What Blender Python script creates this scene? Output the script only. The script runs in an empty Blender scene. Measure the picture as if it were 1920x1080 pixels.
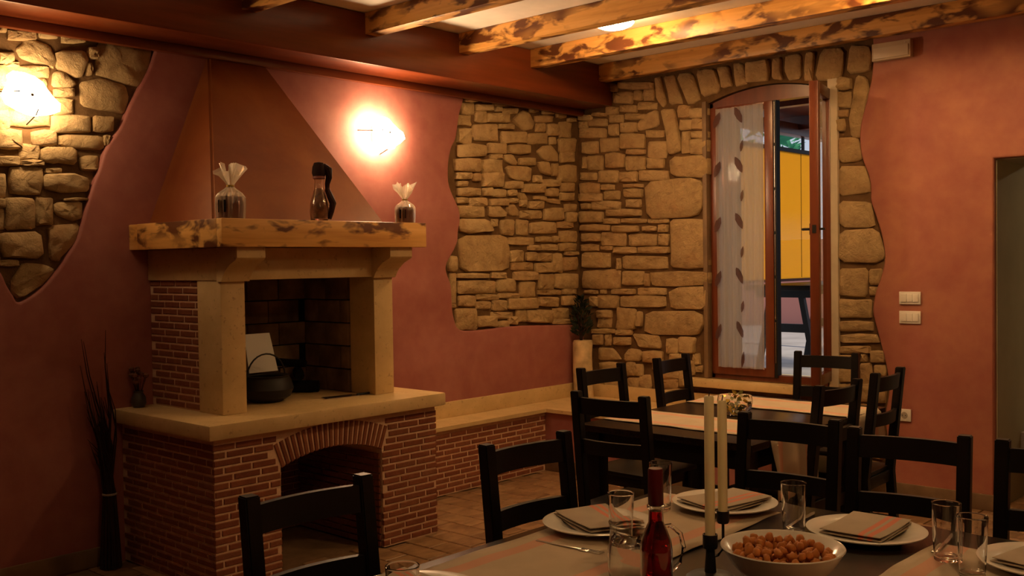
import bpy, bmesh, math, random
from mathutils import Vector, Matrix
from mathutils.noise import noise as pnoise
random.seed(7)
SC = bpy.context.scene
COL = SC.collection
PI = math.pi

# ------------------------------------------------------------------ camera
cam_d = bpy.data.cameras.new('camera')
cam_d.sensor_width = 36.0
cam_d.lens = 35.65
cam_d.clip_start = 0.05
cam = bpy.data.objects.new('camera', cam_d)
COL.objects.link(cam)
yaw, pitch, roll = 0.740116, -0.025297, -0.014277
f_ = Vector((-math.sin(yaw)*math.cos(pitch), math.cos(yaw)*math.cos(pitch), math.sin(pitch)))
r_ = Vector((math.cos(yaw), math.sin(yaw), 0.0))
u_ = r_.cross(f_)
r2 = r_*math.cos(roll) + u_*math.sin(roll)
u2 = u_*math.cos(roll) - r_*math.sin(roll)
cam.matrix_world = Matrix(((r2.x, u2.x, -f_.x, 4.9929), (r2.y, u2.y, -f_.y, -6.2679), (r2.z, u2.z, -f_.z, 1.5), (0, 0, 0, 1)))
SC.camera = cam

# ------------------------------------------------------------------ world, sun, exposure
w = bpy.data.worlds.new('sky'); SC.world = w
w.use_nodes = True
bg = w.node_tree.nodes['Background']
bg.inputs[0].default_value = (0.60, 0.68, 0.80, 1)
bg.inputs[1].default_value = 0.85
sun_d = bpy.data.lights.new('sun', 'SUN'); sun_d.energy = 4.5; sun_d.angle = 0.05; sun_d.color = (1, .86, .6)
sun = bpy.data.objects.new('sun', sun_d); COL.objects.link(sun)
sun.rotation_euler = Vector((.75, -.12, -.62)).to_track_quat('-Z', 'Y').to_euler()
SC.view_settings.view_transform = 'Standard'
SC.view_settings.look = 'None'
SC.view_settings.exposure = 0.0
SC.view_settings.gamma = 1.0
SC.view_settings.use_curve_mapping = False
WARM = (1.0, 0.60, 0.26)
LAMP = 92.0       # emission of the ceiling lamps
SCONCE = 150.0     # emission of the wall lamps

# ------------------------------------------------------------------ helpers
def lin(r, g, b):
    f = lambda c: (c/255/12.92) if c/255 <= .04045 else ((c/255+.055)/1.055)**2.4
    return (f(r), f(g), f(b), 1)

def obj(name, me, parent=None, loc=(0, 0, 0), rot=(0, 0, 0)):
    o = bpy.data.objects.new(name, me)
    COL.objects.link(o)
    o.location = loc; o.rotation_euler = rot
    if parent: o.parent = parent
    return o

def tag(o, label=None, cat=None, group=None, kind=None):
    if label: o['label'] = label
    if cat: o['category'] = cat
    if group: o['group'] = group
    if kind: o['kind'] = kind
    return o

def empty(name, loc=(0, 0, 0), rz=0.0):
    o = bpy.data.objects.new(name, None); COL.objects.link(o)
    o.location = loc; o.rotation_euler = (0, 0, rz); o.empty_display_size = .1
    return o

def copy_tree(o, parent=None):
    c = o.copy(); COL.objects.link(c); c.parent = parent
    for ch in list(o.children): copy_tree(ch, c)
    return c

def worg(o):
    v = Vector((0, 0, 0))
    while o is not None: v += o.location; o = o.parent
    return v

class MB:
    def __init__(s): s.v = []; s.f = []
    def add(s, vs, fs):
        b = len(s.v); s.v += [tuple(p) for p in vs]; s.f += [tuple(i+b for i in f) for f in fs]; return s
    def box(s, x0, y0, z0, x1, y1, z1, bev=0.0):
        if bev <= 0:
            vs = [(x0,y0,z0),(x1,y0,z0),(x1,y1,z0),(x0,y1,z0),(x0,y0,z1),(x1,y0,z1),(x1,y1,z1),(x0,y1,z1)]
            return s.add(vs, [(0,3,2,1),(4,5,6,7),(0,1,5,4),(1,2,6,5),(2,3,7,6),(3,0,4,7)])
        bm = bmesh.new(); bmesh.ops.create_cube(bm, size=1)
        for v in bm.verts: v.co = Vector(((x0+x1)/2+v.co.x*(x1-x0), (y0+y1)/2+v.co.y*(y1-y0), (z0+z1)/2+v.co.z*(z1-z0)))
        bmesh.ops.bevel(bm, geom=bm.edges[:], offset=bev, segments=2, affect='EDGES', profile=.6)
        return s.bm(bm)
    def bm(s, bm):
        bm.verts.index_update()
        vs = [v.co[:] for v in bm.verts]; fs = [[v.index for v in f.verts] for f in bm.faces]; bm.free()
        return s.add(vs, fs)
    def obox(s, a, b, w, h, up=(0, 0, 1), bev=0.0):
        """a bar of section w x h from a to b"""
        a = Vector(a); b = Vector(b); d = (b-a); L = d.length; d.normalize()
        side = d.cross(Vector(up)); side.normalize(); upv = side.cross(d)
        t = MB().box(-w/2, 0, -h/2, w/2, L, h/2, bev)
        return s.add([a+side*p[0]+d*p[1]+upv*p[2] for p in t.v], t.f)
    def lathe(s, prof, n=24, c=(0, 0, 0), closed=False, hold=False):
        vs = []; fs = []
        q = []
        pp = list(prof)+([prof[0]] if closed else [])
        for k in range(len(pp)-1):                 # holding rings keep long straight walls straight when shaded smooth
            (ra, za), (rb_, zb) = pp[k], pp[k+1]; L = math.hypot(rb_-ra, zb-za); q.append((ra, za))
            if L > .012 and hold:
                t = .0035/L; q += [(ra+(rb_-ra)*t, za+(zb-za)*t), (rb_+(ra-rb_)*t, zb+(za-zb)*t)]
        if not closed: q.append(pp[-1])
        prof = q
        for r, z in prof:
            for i in range(n):
                a = 2*PI*i/n; vs.append((c[0]+r*math.cos(a), c[1]+r*math.sin(a), c[2]+z))
        m = len(prof)
        for j in range(m-1 if not closed else m):
            for i in range(n):
                k = (j+1) % m
                fs.append((j*n+i, j*n+(i+1) % n, k*n+(i+1) % n, k*n+i))
        if not closed:
            if prof[0][0] > 1e-5: fs.append(tuple(range(n))[::-1])
            if prof[-1][0] > 1e-5: fs.append(tuple((m-1)*n+i for i in range(n)))
        return s.add(vs, fs)
    def tube(s, pts, r, n=8):
        pts = [Vector(p) for p in pts]; vs = []; fs = []
        rr = r if isinstance(r, (list, tuple)) else [r]*len(pts)
        ref = Vector((0.13, 0.27, 0.95))
        for k, p in enumerate(pts):
            d = (pts[min(k+1, len(pts)-1)]-pts[max(k-1, 0)]).normalized()
            if abs(d.dot(ref)) > .97: ref = Vector((1, .1, 0))
            a = d.cross(ref).normalized(); b = d.cross(a)
            for i in range(n):
                t = 2*PI*i/n; vs.append(p+a*(rr[k]*math.cos(t))+b*(rr[k]*math.sin(t)))
        for k in range(len(pts)-1):
            for i in range(n): fs.append((k*n+i, k*n+(i+1) % n, (k+1)*n+(i+1) % n, (k+1)*n+i))
        fs.append(tuple(range(n))[::-1]); fs.append(tuple((len(pts)-1)*n+i for i in range(n)))
        return s.add(vs, fs)
    def prism(s, prof, fn, a, b):
        """closed 2D outline pushed from a to b; fn(p, q, t) -> xyz"""
        n = len(prof)
        vs = [fn(p, q, a) for p, q in prof]+[fn(p, q, b) for p, q in prof]
        fs = [tuple(range(n))[::-1], tuple(range(n, 2*n))]+[(i, (i+1) % n, n+(i+1) % n, n+i) for i in range(n)]
        return s.add(vs, fs)
    def mesh(s, name, mat=None, off=(0, 0, 0), smooth=True, ang=.6):
        me = bpy.data.meshes.new(name)
        me.from_pydata([(p[0]-off[0], p[1]-off[1], p[2]-off[2]) for p in s.v], [], s.f)
        bm = bmesh.new(); bm.from_mesh(me); bmesh.ops.remove_doubles(bm, verts=bm.verts[:], dist=2e-6); bmesh.ops.recalc_face_normals(bm, faces=bm.faces[:]); bm.to_mesh(me); bm.free()
        if smooth:
            me.polygons.foreach_set('use_smooth', [True]*len(me.polygons)); me.set_sharp_from_angle(angle=ang)
        if mat: me.materials.append(mat)
        me.update()
        return me
    def build(s, name, mat, parent=None, off=None, smooth=True, ang=.6, loc=(0, 0, 0), rot=(0, 0, 0)):
        """part of a parent: coordinates are the parent's own"""
        return obj(name, s.mesh(name, mat, (0, 0, 0), smooth, ang), parent, loc, rot)
    def wbuild(s, name, mat, parent=None, base=None, smooth=True, ang=.6):
        """coordinates are the world's; the origin goes to base (or to the parent's)"""
        if parent is not None:
            return obj(name, s.mesh(name, mat, worg(parent), smooth, ang), parent)
        b = base
        if b is None:
            xs = [p[0] for p in s.v]; ys = [p[1] for p in s.v]; zs = [p[2] for p in s.v]
            b = ((min(xs)+max(xs))/2, (min(ys)+max(ys))/2, min(zs))
        return obj(name, s.mesh(name, mat, b, smooth, ang), None, b)

def catmull(pts, k=4):
    out = []
    n = len(pts)
    for i in range(n-1):
        p0 = pts[max(i-1, 0)]; p1 = pts[i]; p2 = pts[i+1]; p3 = pts[min(i+2, n-1)]
        for j in range(k):
            t = j/k
            out.append(tuple(.5*((2*b)+(-a+c)*t+(2*a-5*b+4*c-d)*t*t+(-a+3*b-3*c+d)*t**3) for a, b, c, d in zip(p0, p1, p2, p3)))
    out.append(pts[-1]); return out

def flat_slab(name, outline, fn, depth, bevel, mat, parent):
    """a sheet of plaster with a rounded edge: outline in 2D, fn(u, v, t) -> xyz with t the height of the face"""
    cu = bpy.data.curves.new(name, 'CURVE'); cu.dimensions = '2D'; cu.fill_mode = 'BOTH'
    cu.extrude = depth/2-bevel; cu.bevel_depth = bevel; cu.bevel_resolution = 2; cu.offset = -bevel
    sp = cu.splines.new('POLY'); sp.points.add(len(outline)-1); sp.use_cyclic_u = True
    for p, q in zip(sp.points, outline): p.co = (q[0], q[1], 0, 1)
    t = bpy.data.objects.new(name, cu); COL.objects.link(t)
    dg = bpy.context.evaluated_depsgraph_get(); dg.update()
    me = bpy.data.meshes.new_from_object(t.evaluated_get(dg))
    bpy.data.objects.remove(t); bpy.data.curves.remove(cu)
    for v in me.vertices: v.co = fn(v.co.x, v.co.y, v.co.z)
    bm = bmesh.new(); bm.from_mesh(me); bmesh.ops.remove_doubles(bm, verts=bm.verts[:], dist=1e-5)
    bmesh.ops.recalc_face_normals(bm, faces=bm.faces[:]); bm.to_mesh(me); bm.free()
    me.polygons.foreach_set('use_smooth', [True]*len(me.polygons)); me.set_sharp_from_angle(angle=.6)
    me.materials.clear(); me.materials.append(mat); me.name = name
    return obj(name, me, parent)

# ------------------------------------------------------------------ materials
class NM:
    def __init__(s, name, rough=.6, spec=.5):
        s.m = bpy.data.materials.new(name); s.m.use_nodes = True
        s.t = s.m.node_tree; s.n = s.t.nodes; s.l = s.t.links
        s.b = s.n['Principled BSDF']; s.b.inputs['Roughness'].default_value = rough
        s.b.inputs['Specular IOR Level'].default_value = spec
        s.tc = s.n.new('ShaderNodeTexCoord'); s.oi = s.n.new('ShaderNodeObjectInfo')
    def coords(s, scale=(1, 1, 1), rnd=True, which='Object'):
        mp = s.n.new('ShaderNodeMapping'); mp.inputs['Scale'].default_value = scale
        s.l.new(s.tc.outputs[which], mp.inputs[0]); return mp.outputs[0]
    def noise(s, scale, vec=None, detail=4, rough=.55, rnd=True, dist=0):
        nz = s.n.new('ShaderNodeTexNoise'); nz.noise_dimensions = '4D'
        nz.inputs['Scale'].default_value = scale; nz.inputs['Detail'].default_value = detail
        nz.inputs['Roughness'].default_value = rough; nz.inputs['Distortion'].default_value = dist
        s.l.new(vec if vec is not None else s.tc.outputs['Object'], nz.inputs['Vector'])
        if rnd:
            mu = s.n.new('ShaderNodeMath'); mu.operation = 'MULTIPLY'; mu.inputs[1].default_value = 40
            s.l.new(s.oi.outputs['Random'], mu.inputs[0]); s.l.new(mu.outputs[0], nz.inputs['W'])
        return nz.outputs['Fac']
    def ramp(s, fac, stops):
        r = s.n.new('ShaderNodeValToRGB'); e = r.color_ramp.elements
        e[0].position = stops[0][0]; e[0].color = stops[0][1]
        e[1].position = stops[-1][0]; e[1].color = stops[-1][1]
        for p, c in stops[1:-1]:
            x = e.new(p); x.color = c
        s.l.new(fac, r.inputs[0]); return r.outputs[0]
    def mix(s, fac, a, b, mode='MIX'):
        mx = s.n.new('ShaderNodeMix'); mx.data_type = 'RGBA'; mx.blend_type = mode
        for sock, v in ((mx.inputs[0], fac), (mx.inputs[6], a), (mx.inputs[7], b)):
            if isinstance(v, (int, float, tuple)): sock.default_value = v
            else: s.l.new(v, sock)
        return mx.outputs[2]
    def color(s, c):
        if isinstance(c, tuple): s.b.inputs['Base Color'].default_value = c
        else: s.l.new(c, s.b.inputs['Base Color'])
        return s
    def bump(s, fac, strength=.3, dist=.01):
        bp = s.n.new('ShaderNodeBump'); bp.inputs['Strength'].default_value = strength; bp.inputs['Distance'].default_value = dist
        s.l.new(fac, bp.inputs['Height']); s.l.new(bp.outputs[0], s.b.inputs['Normal']); return s

def simple(name, c, rough=.5, spec=.5, metal=0.0, var=.0, vs=8):
    m = NM(name, rough, spec); m.b.inputs['Metallic'].default_value = metal
    if var:
        d = tuple(x*(1-var) for x in c[:3])+(1,); e = tuple(min(1, x*(1+var)) for x in c[:3])+(1,)
        m.color(m.ramp(m.noise(vs), [(.35, d), (.65, e)]))
    else: m.color(c)
    return m.m

def plaster_mat(name, c0, c1, c2):
    m = NM(name, .60, .35)
    big = m.noise(2.2, detail=6, rough=.6, rnd=False, dist=.6)
    fine = m.noise(11, detail=5, rough=.6, rnd=False)
    c = m.ramp(big, [(.32, c0), (.5, c1), (.7, c2)])
    c = m.mix(.25, c, m.ramp(fine, [(.35, c0), (.65, c2)]))
    m.color(c); m.bump(m.noise(38, detail=4, rnd=False), .12, .004)
    return m.m
def stone_mat():
    m = NM('rubble_stone', .82, .25)
    r = m.ramp(m.oi.outputs['Random'], [(0, (.42, .28, .13, 1)), (.3, (.58, .40, .19, 1)), (.55, (.50, .34, .155, 1)), (.8, (.64, .46, .235, 1)), (1, (.48, .275, .12, 1))])
    a = m.noise(14, detail=6, rough=.65)
    c = m.mix(.55, r, m.ramp(a, [(.3, (.32, .20, .095, 1)), (.5, (.54, .375, .18, 1)), (.72, (.68, .49, .245, 1))]))
    c = m.mix(m.ramp(m.noise(5, detail=3), [(.56, (0, 0, 0, 1)), (.75, (.4, .4, .4, 1))]), c, (.46, .22, .09, 1))
    m.color(c); m.bump(m.noise(16, detail=9, rough=.72, dist=.5), .95, .035)
    return m.m
def mortar_mat(name, a, b, s=9):
    m = NM(name, .95, .1)
    m.color(m.ramp(m.noise(s, detail=6, rough=.65, rnd=False), [(.35, a), (.65, b)])); m.bump(m.noise(30, detail=6, rough=.7, rnd=False), .5, .012)
    return m.m
def brick_mat():
    m = NM('red_brick', .85, .2)
    r = m.ramp(m.oi.outputs['Random'], [(0, (.17, .050, .026, 1)), (.4, (.23, .072, .036, 1)), (.75, (.28, .100, .048, 1)), (1, (.22, .088, .045, 1))])
    c = m.mix(.4, r, m.ramp(m.noise(30, detail=6, rough=.7), [(.3, (.16, .05, .028, 1)), (.7, (.32, .125, .06, 1))]))
    m.color(c); m.bump(m.noise(60, detail=6, rough=.7), .5, .006)
    return m.m
def pine_mat(name, axis, rough=.38, burn=.475):
    m = NM(name, rough, .5)
    sc = [22, 22, 22]; sc[axis] = 1.4
    g = m.noise(1, m.coords(tuple(sc)), detail=5, rough=.6)
    c = m.ramp(g, [(.3, (.58, .275, .062, 1)), (.5, (.76, .42, .115, 1)), (.7, (.86, .53, .18, 1))])
    sb = [13, 13, 13]; sb[axis] = 5.5
    b = m.noise(1, m.coords(tuple(sb)), detail=3, rough=.55, dist=.4)
    big = m.noise(1, m.coords(tuple(2.2 if k == axis else 5 for k in range(3))), detail=2)
    k = m.ramp(b, [(burn, (0, 0, 0, 1)), (burn+.09, (.95, .95, .95, 1))])
    k2 = m.ramp(big, [(.34, (.1, .1, .1, 1)), (.50, (1, 1, 1, 1))])
    k = m.mix(1.0, k, k2, 'MULTIPLY')
    c = m.mix(k, c, (.095, .020, .005, 1))
    m.color(c); m.bump(g, .15, .003)
    return m.m
def wood_mat(name, c0, c1, axis, rough=.35, spec=.5):
    m = NM(name, rough, spec)
    sc = [18, 18, 18]; sc[axis] = 1.2
    g = m.noise(1, m.coords(tuple(sc)), detail=5, rough=.6)
    m.color(m.ramp(g, [(.3, c0), (.7, c1)])); m.bump(g, .08, .002)
    return m.m
def lime_mat():
    m = NM('limestone', .55, .4)
    a = m.noise(7, detail=5, rough=.6, rnd=False); p = m.noise(45, detail=4, rough=.6, rnd=False)
    c = m.ramp(a, [(.3, (.54, .38, .17, 1)), (.7, (.68, .50, .245, 1))])
    c = m.mix(m.ramp(p, [(.60, (0, 0, 0, 1)), (.68, (.55, .55, .55, 1))]), c, (.25, .15, .075, 1))
    m.color(c); m.bump(p, .18, .004)
    return m.m
def hood_mat():
    m = NM('ochre_hood_plaster', .42, .45)
    a = m.noise(2.4, detail=6, rough=.6, rnd=False, dist=.5)
    m.color(m.ramp(a, [(.3, (.185, .042, .010, 1)), (.5, (.245, .070, .016, 1)), (.7, (.31, .105, .025, 1))])); m.bump(m.noise(30, detail=4, rnd=False), .1, .004)
    return m.m
def cloth_mat(name, base, stripe, pos, wd, axis, k=.75):
    """woven cloth with printed stripes across one axis"""
    m = NM(name, .92, .15)
    sp = m.n.new('ShaderNodeSeparateXYZ'); m.l.new(m.tc.outputs['Object'], sp.inputs[0])
    acc = None
    for p in pos:
        a = m.n.new('ShaderNodeMath'); a.operation = 'SUBTRACT'; m.l.new(sp.outputs[axis], a.inputs[0]); a.inputs[1].default_value = p
        b = m.n.new('ShaderNodeMath'); b.operation = 'ABSOLUTE'; m.l.new(a.outputs[0], b.inputs[0])
        c = m.n.new('ShaderNodeMath'); c.operation = 'LESS_THAN'; m.l.new(b.outputs[0], c.inputs[0]); c.inputs[1].default_value = wd
        if acc is None: acc = c.outputs[0]
        else:
            d = m.n.new('ShaderNodeMath'); d.operation = 'MAXIMUM'; m.l.new(acc, d.inputs[0]); m.l.new(c.outputs[0], d.inputs[1]); acc = d.outputs[0]
    bc = m.ramp(m.noise(9, detail=4, rnd=False), [(.3, tuple(x*.88 for x in base[:3])+(1,)), (.7, base)])
    mu = m.n.new('ShaderNodeMath'); mu.operation = 'MULTIPLY'; mu.inputs[1].default_value = k; m.l.new(acc, mu.inputs[0])
    m.color(m.mix(mu.outputs[0], bc, stripe)); m.bump(m.noise(300, detail=2, rnd=False), .15, .001)
    return m.m
def glass_mat(name, c=(1, 1, 1, 1), rough=.0, ior=1.45):
    m = NM(name, rough); m.color(c); m.b.inputs['Transmission Weight'].default_value = 1.0; m.b.inputs['IOR'].default_value = ior
    return m.m
def emit_mat(name, c, k):
    m = bpy.data.materials.new(name); m.use_nodes = True; n = m.node_tree.nodes; n.clear()
    e = n.new('ShaderNodeEmission'); o = n.new('ShaderNodeOutputMaterial'); e.inputs[0].default_value = (*c, 1); e.inputs[1].default_value = k
    m.node_tree.links.new(e.outputs[0], o.inputs[0]); return m
def sheer_mat(name, c, alpha, transl=.5):
    """thin cloth or film: part of the light goes straight through, the rest is scattered to both sides"""
    m = bpy.data.materials.new(name); m.use_nodes = True; n = m.node_tree.nodes; l = m.node_tree.links; n.clear()
    d = n.new('ShaderNodeBsdfDiffuse'); t = n.new('ShaderNodeBsdfTranslucent'); p = n.new('ShaderNodeBsdfTransparent')
    d.inputs[0].default_value = c; t.inputs[0].default_value = c
    a = n.new('ShaderNodeMixShader'); b = n.new('ShaderNodeMixShader'); o = n.new('ShaderNodeOutputMaterial')
    a.inputs[0].default_value = transl; l.new(d.outputs[0], a.inputs[1]); l.new(t.outputs[0], a.inputs[2])
    b.inputs[0].default_value = 1-alpha; l.new(a.outputs[0], b.inputs[1]); l.new(p.outputs[0], b.inputs[2]); l.new(b.outputs[0], o.inputs[0])
    return m
def film_mat():
    m = bpy.data.materials.new('cellophane'); m.use_nodes = True; n = m.node_tree.nodes; l = m.node_tree.links; n.clear()
    g = n.new('ShaderNodeBsdfGlossy'); g.inputs['Roughness'].default_value = .12; g.inputs[0].default_value = (.95, .88, .75, 1)
    d = n.new('ShaderNodeBsdfTranslucent'); d.inputs[0].default_value = (.92, .85, .70, 1)
    p = n.new('ShaderNodeBsdfTransparent'); f = n.new('ShaderNodeMixShader'); f.inputs[0].default_value = .55
    b = n.new('ShaderNodeMixShader'); b.inputs[0].default_value = .42; o = n.new('ShaderNodeOutputMaterial')
    l.new(g.outputs[0], f.inputs[1]); l.new(d.outputs[0], f.inputs[2]); l.new(f.outputs[0], b.inputs[1]); l.new(p.outputs[0], b.inputs[2]); l.new(b.outputs[0], o.inputs[0])
    return m

M = {}
M['plaster'] = plaster_mat('mauve_red_plaster', (.275, .082, .072, 1), (.335, .119, .098, 1), (.42, .172, .134, 1)); M['plaster_b'] = plaster_mat('terracotta_plaster', (.30, .088, .068, 1), (.36, .128, .085, 1), (.44, .185, .105, 1)); M['stone'] = stone_mat(); M['brick'] = brick_mat(); M['lime'] = lime_mat(); M['hood'] = hood_mat()
M['mortar'] = mortar_mat('rubble_mortar', (.090, .048, .019, 1), (.165, .095, .042, 1))
M['bmortar'] = mortar_mat('brick_mortar', (.64, .43, .28, 1), (.76, .54, .37, 1), 20)
M['joist'] = pine_mat('scorched_pine_joist', 0); M['mantel'] = pine_mat('scorched_pine_mantel_front', 1, .42, .51); M['mantel_s'] = pine_mat('scorched_pine_mantel_side', 0, .42, .48)
M['beam'] = wood_mat('varnished_red_beam', (.110, .022, .0065, 1), (.20, .044, .011, 1), 1, .30, .5)
M['frame'] = wood_mat('varnished_window_wood', (.095, .022, .009, 1), (.17, .042, .015, 1), 2, .3)
M['black'] = simple('black_stained_wood', (.006, .0045, .004, 1), .42, .3)
M['tabletop'] = wood_mat('dark_brown_tabletop', (.010, .0055, .004, 1), (.020, .010, .0065, 1), 1, .26, .28)
M['white'] = simple('white_plaster', (.90, .87, .80, 1), .85, .2, var=.04)
M['cream'] = simple('cream_plaster', (.56, .47, .33, 1), .8, .2, var=.08)
M['china'] = simple('white_china', (.78, .74, .66, 1), .18, .5)
M['plastic'] = simple('white_plastic', (.75, .70, .62, 1), .35, .5)
M['wax'] = simple('ivory_wax', (.86, .76, .46, 1), .45, .4, var=.04)
wb = M['wax'].node_tree.nodes['Principled BSDF']; wb.inputs['Subsurface Weight'].default_value = .15; wb.inputs['Subsurface Radius'].default_value = (.03, .018, .008); wb.inputs['Subsurface Scale'].default_value = 1.0
M['iron'] = simple('black_iron', (.012, .012, .012, 1), .5, .4, metal=.3)
M['steel'] = simple('polished_steel', (.6, .58, .55, 1), .22, .5, metal=1)
M['glass'] = glass_mat('clear_glass')
M['water'] = glass_mat('water', (.97, .99, 1, 1), 0, 1.33)
M['wine'] = glass_mat('red_liquid', (.50, .012, .016, 1), .02, 1.36)
M['capsule'] = simple('dark_red_capsule', (.09, .004, .006, 1), .35, .5)
M['paper'] = simple('white_paper', (.72, .70, .66, 1), .8, .2)
M['soot'] = simple('sooty_firebrick', (.19, .118, .066, 1), .95, .1, var=.5, vs=5)
M['soot2'] = simple('sooty_black', (.010, .008, .007, 1), .95, .05, var=.4)
M['pot'] = simple('cast_iron', (.014, .012, .011, 1), .55, .4)
M['twig'] = simple('dark_dry_twig', (.030, .014, .010, 1), .8, .2, var=.3)
M['leaf'] = simple('dark_foliage', (.012, .020, .010, 1), .6, .3, var=.4)
M['bark'] = simple('pale_birch_bark', (.60, .46, .26, 1), .8, .2, var=.25, vs=12)
M['jam'] = simple('dark_red_jam', (.065, .010, .010, 1), .12, .5, var=.5, vs=20)
M['ribbon'] = simple('dark_brown_cloth', (.030, .012, .010, 1), .8, .2, var=.3)
M['gold'] = simple('golden_filling', (.55, .36, .06, 1), .35, .5, metal=.5, var=.4, vs=25)
M['dough'] = simple('fried_dough', (.47, .165, .036, 1), .65, .3, var=.45, vs=90)
M['cello'] = film_mat()
M['green_wall'] = simple('olive_beige_wall', (.34, .30, .20, 1), .85, .2, var=.07, vs=3)
M['skirt'] = simple('brown_skirting_tile', (.185, .115, .060, 1), .5, .4, var=.25, vs=6)
M['grout'] = mortar_mat('floor_grout', (.15, .09, .048, 1), (.23, .14, .075, 1), 6)
def tile_mat():
    m = NM('terracotta_tile', .42, .45)
    r = m.ramp(m.oi.outputs['Random'], [(0, (.13, .062, .028, 1)), (.35, (.25, .14, .065, 1)), (.7, (.34, .205, .10, 1)), (1, (.19, .098, .046, 1))])
    c = m.mix(.55, r, m.ramp(m.noise(1, m.coords((16, 7, 7)), detail=4, rough=.6, dist=.8), [(.36, (.10, .045, .02, 1)), (.6, (.36, .215, .105, 1))]))
    m.color(c); m.bump(m.noise(14, detail=4), .12, .006); return m.m
M['tile'] = tile_mat()
CLOTH = (.52, .42, .30, 1); CORAL = (.70, .20, .12, 1)
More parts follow.
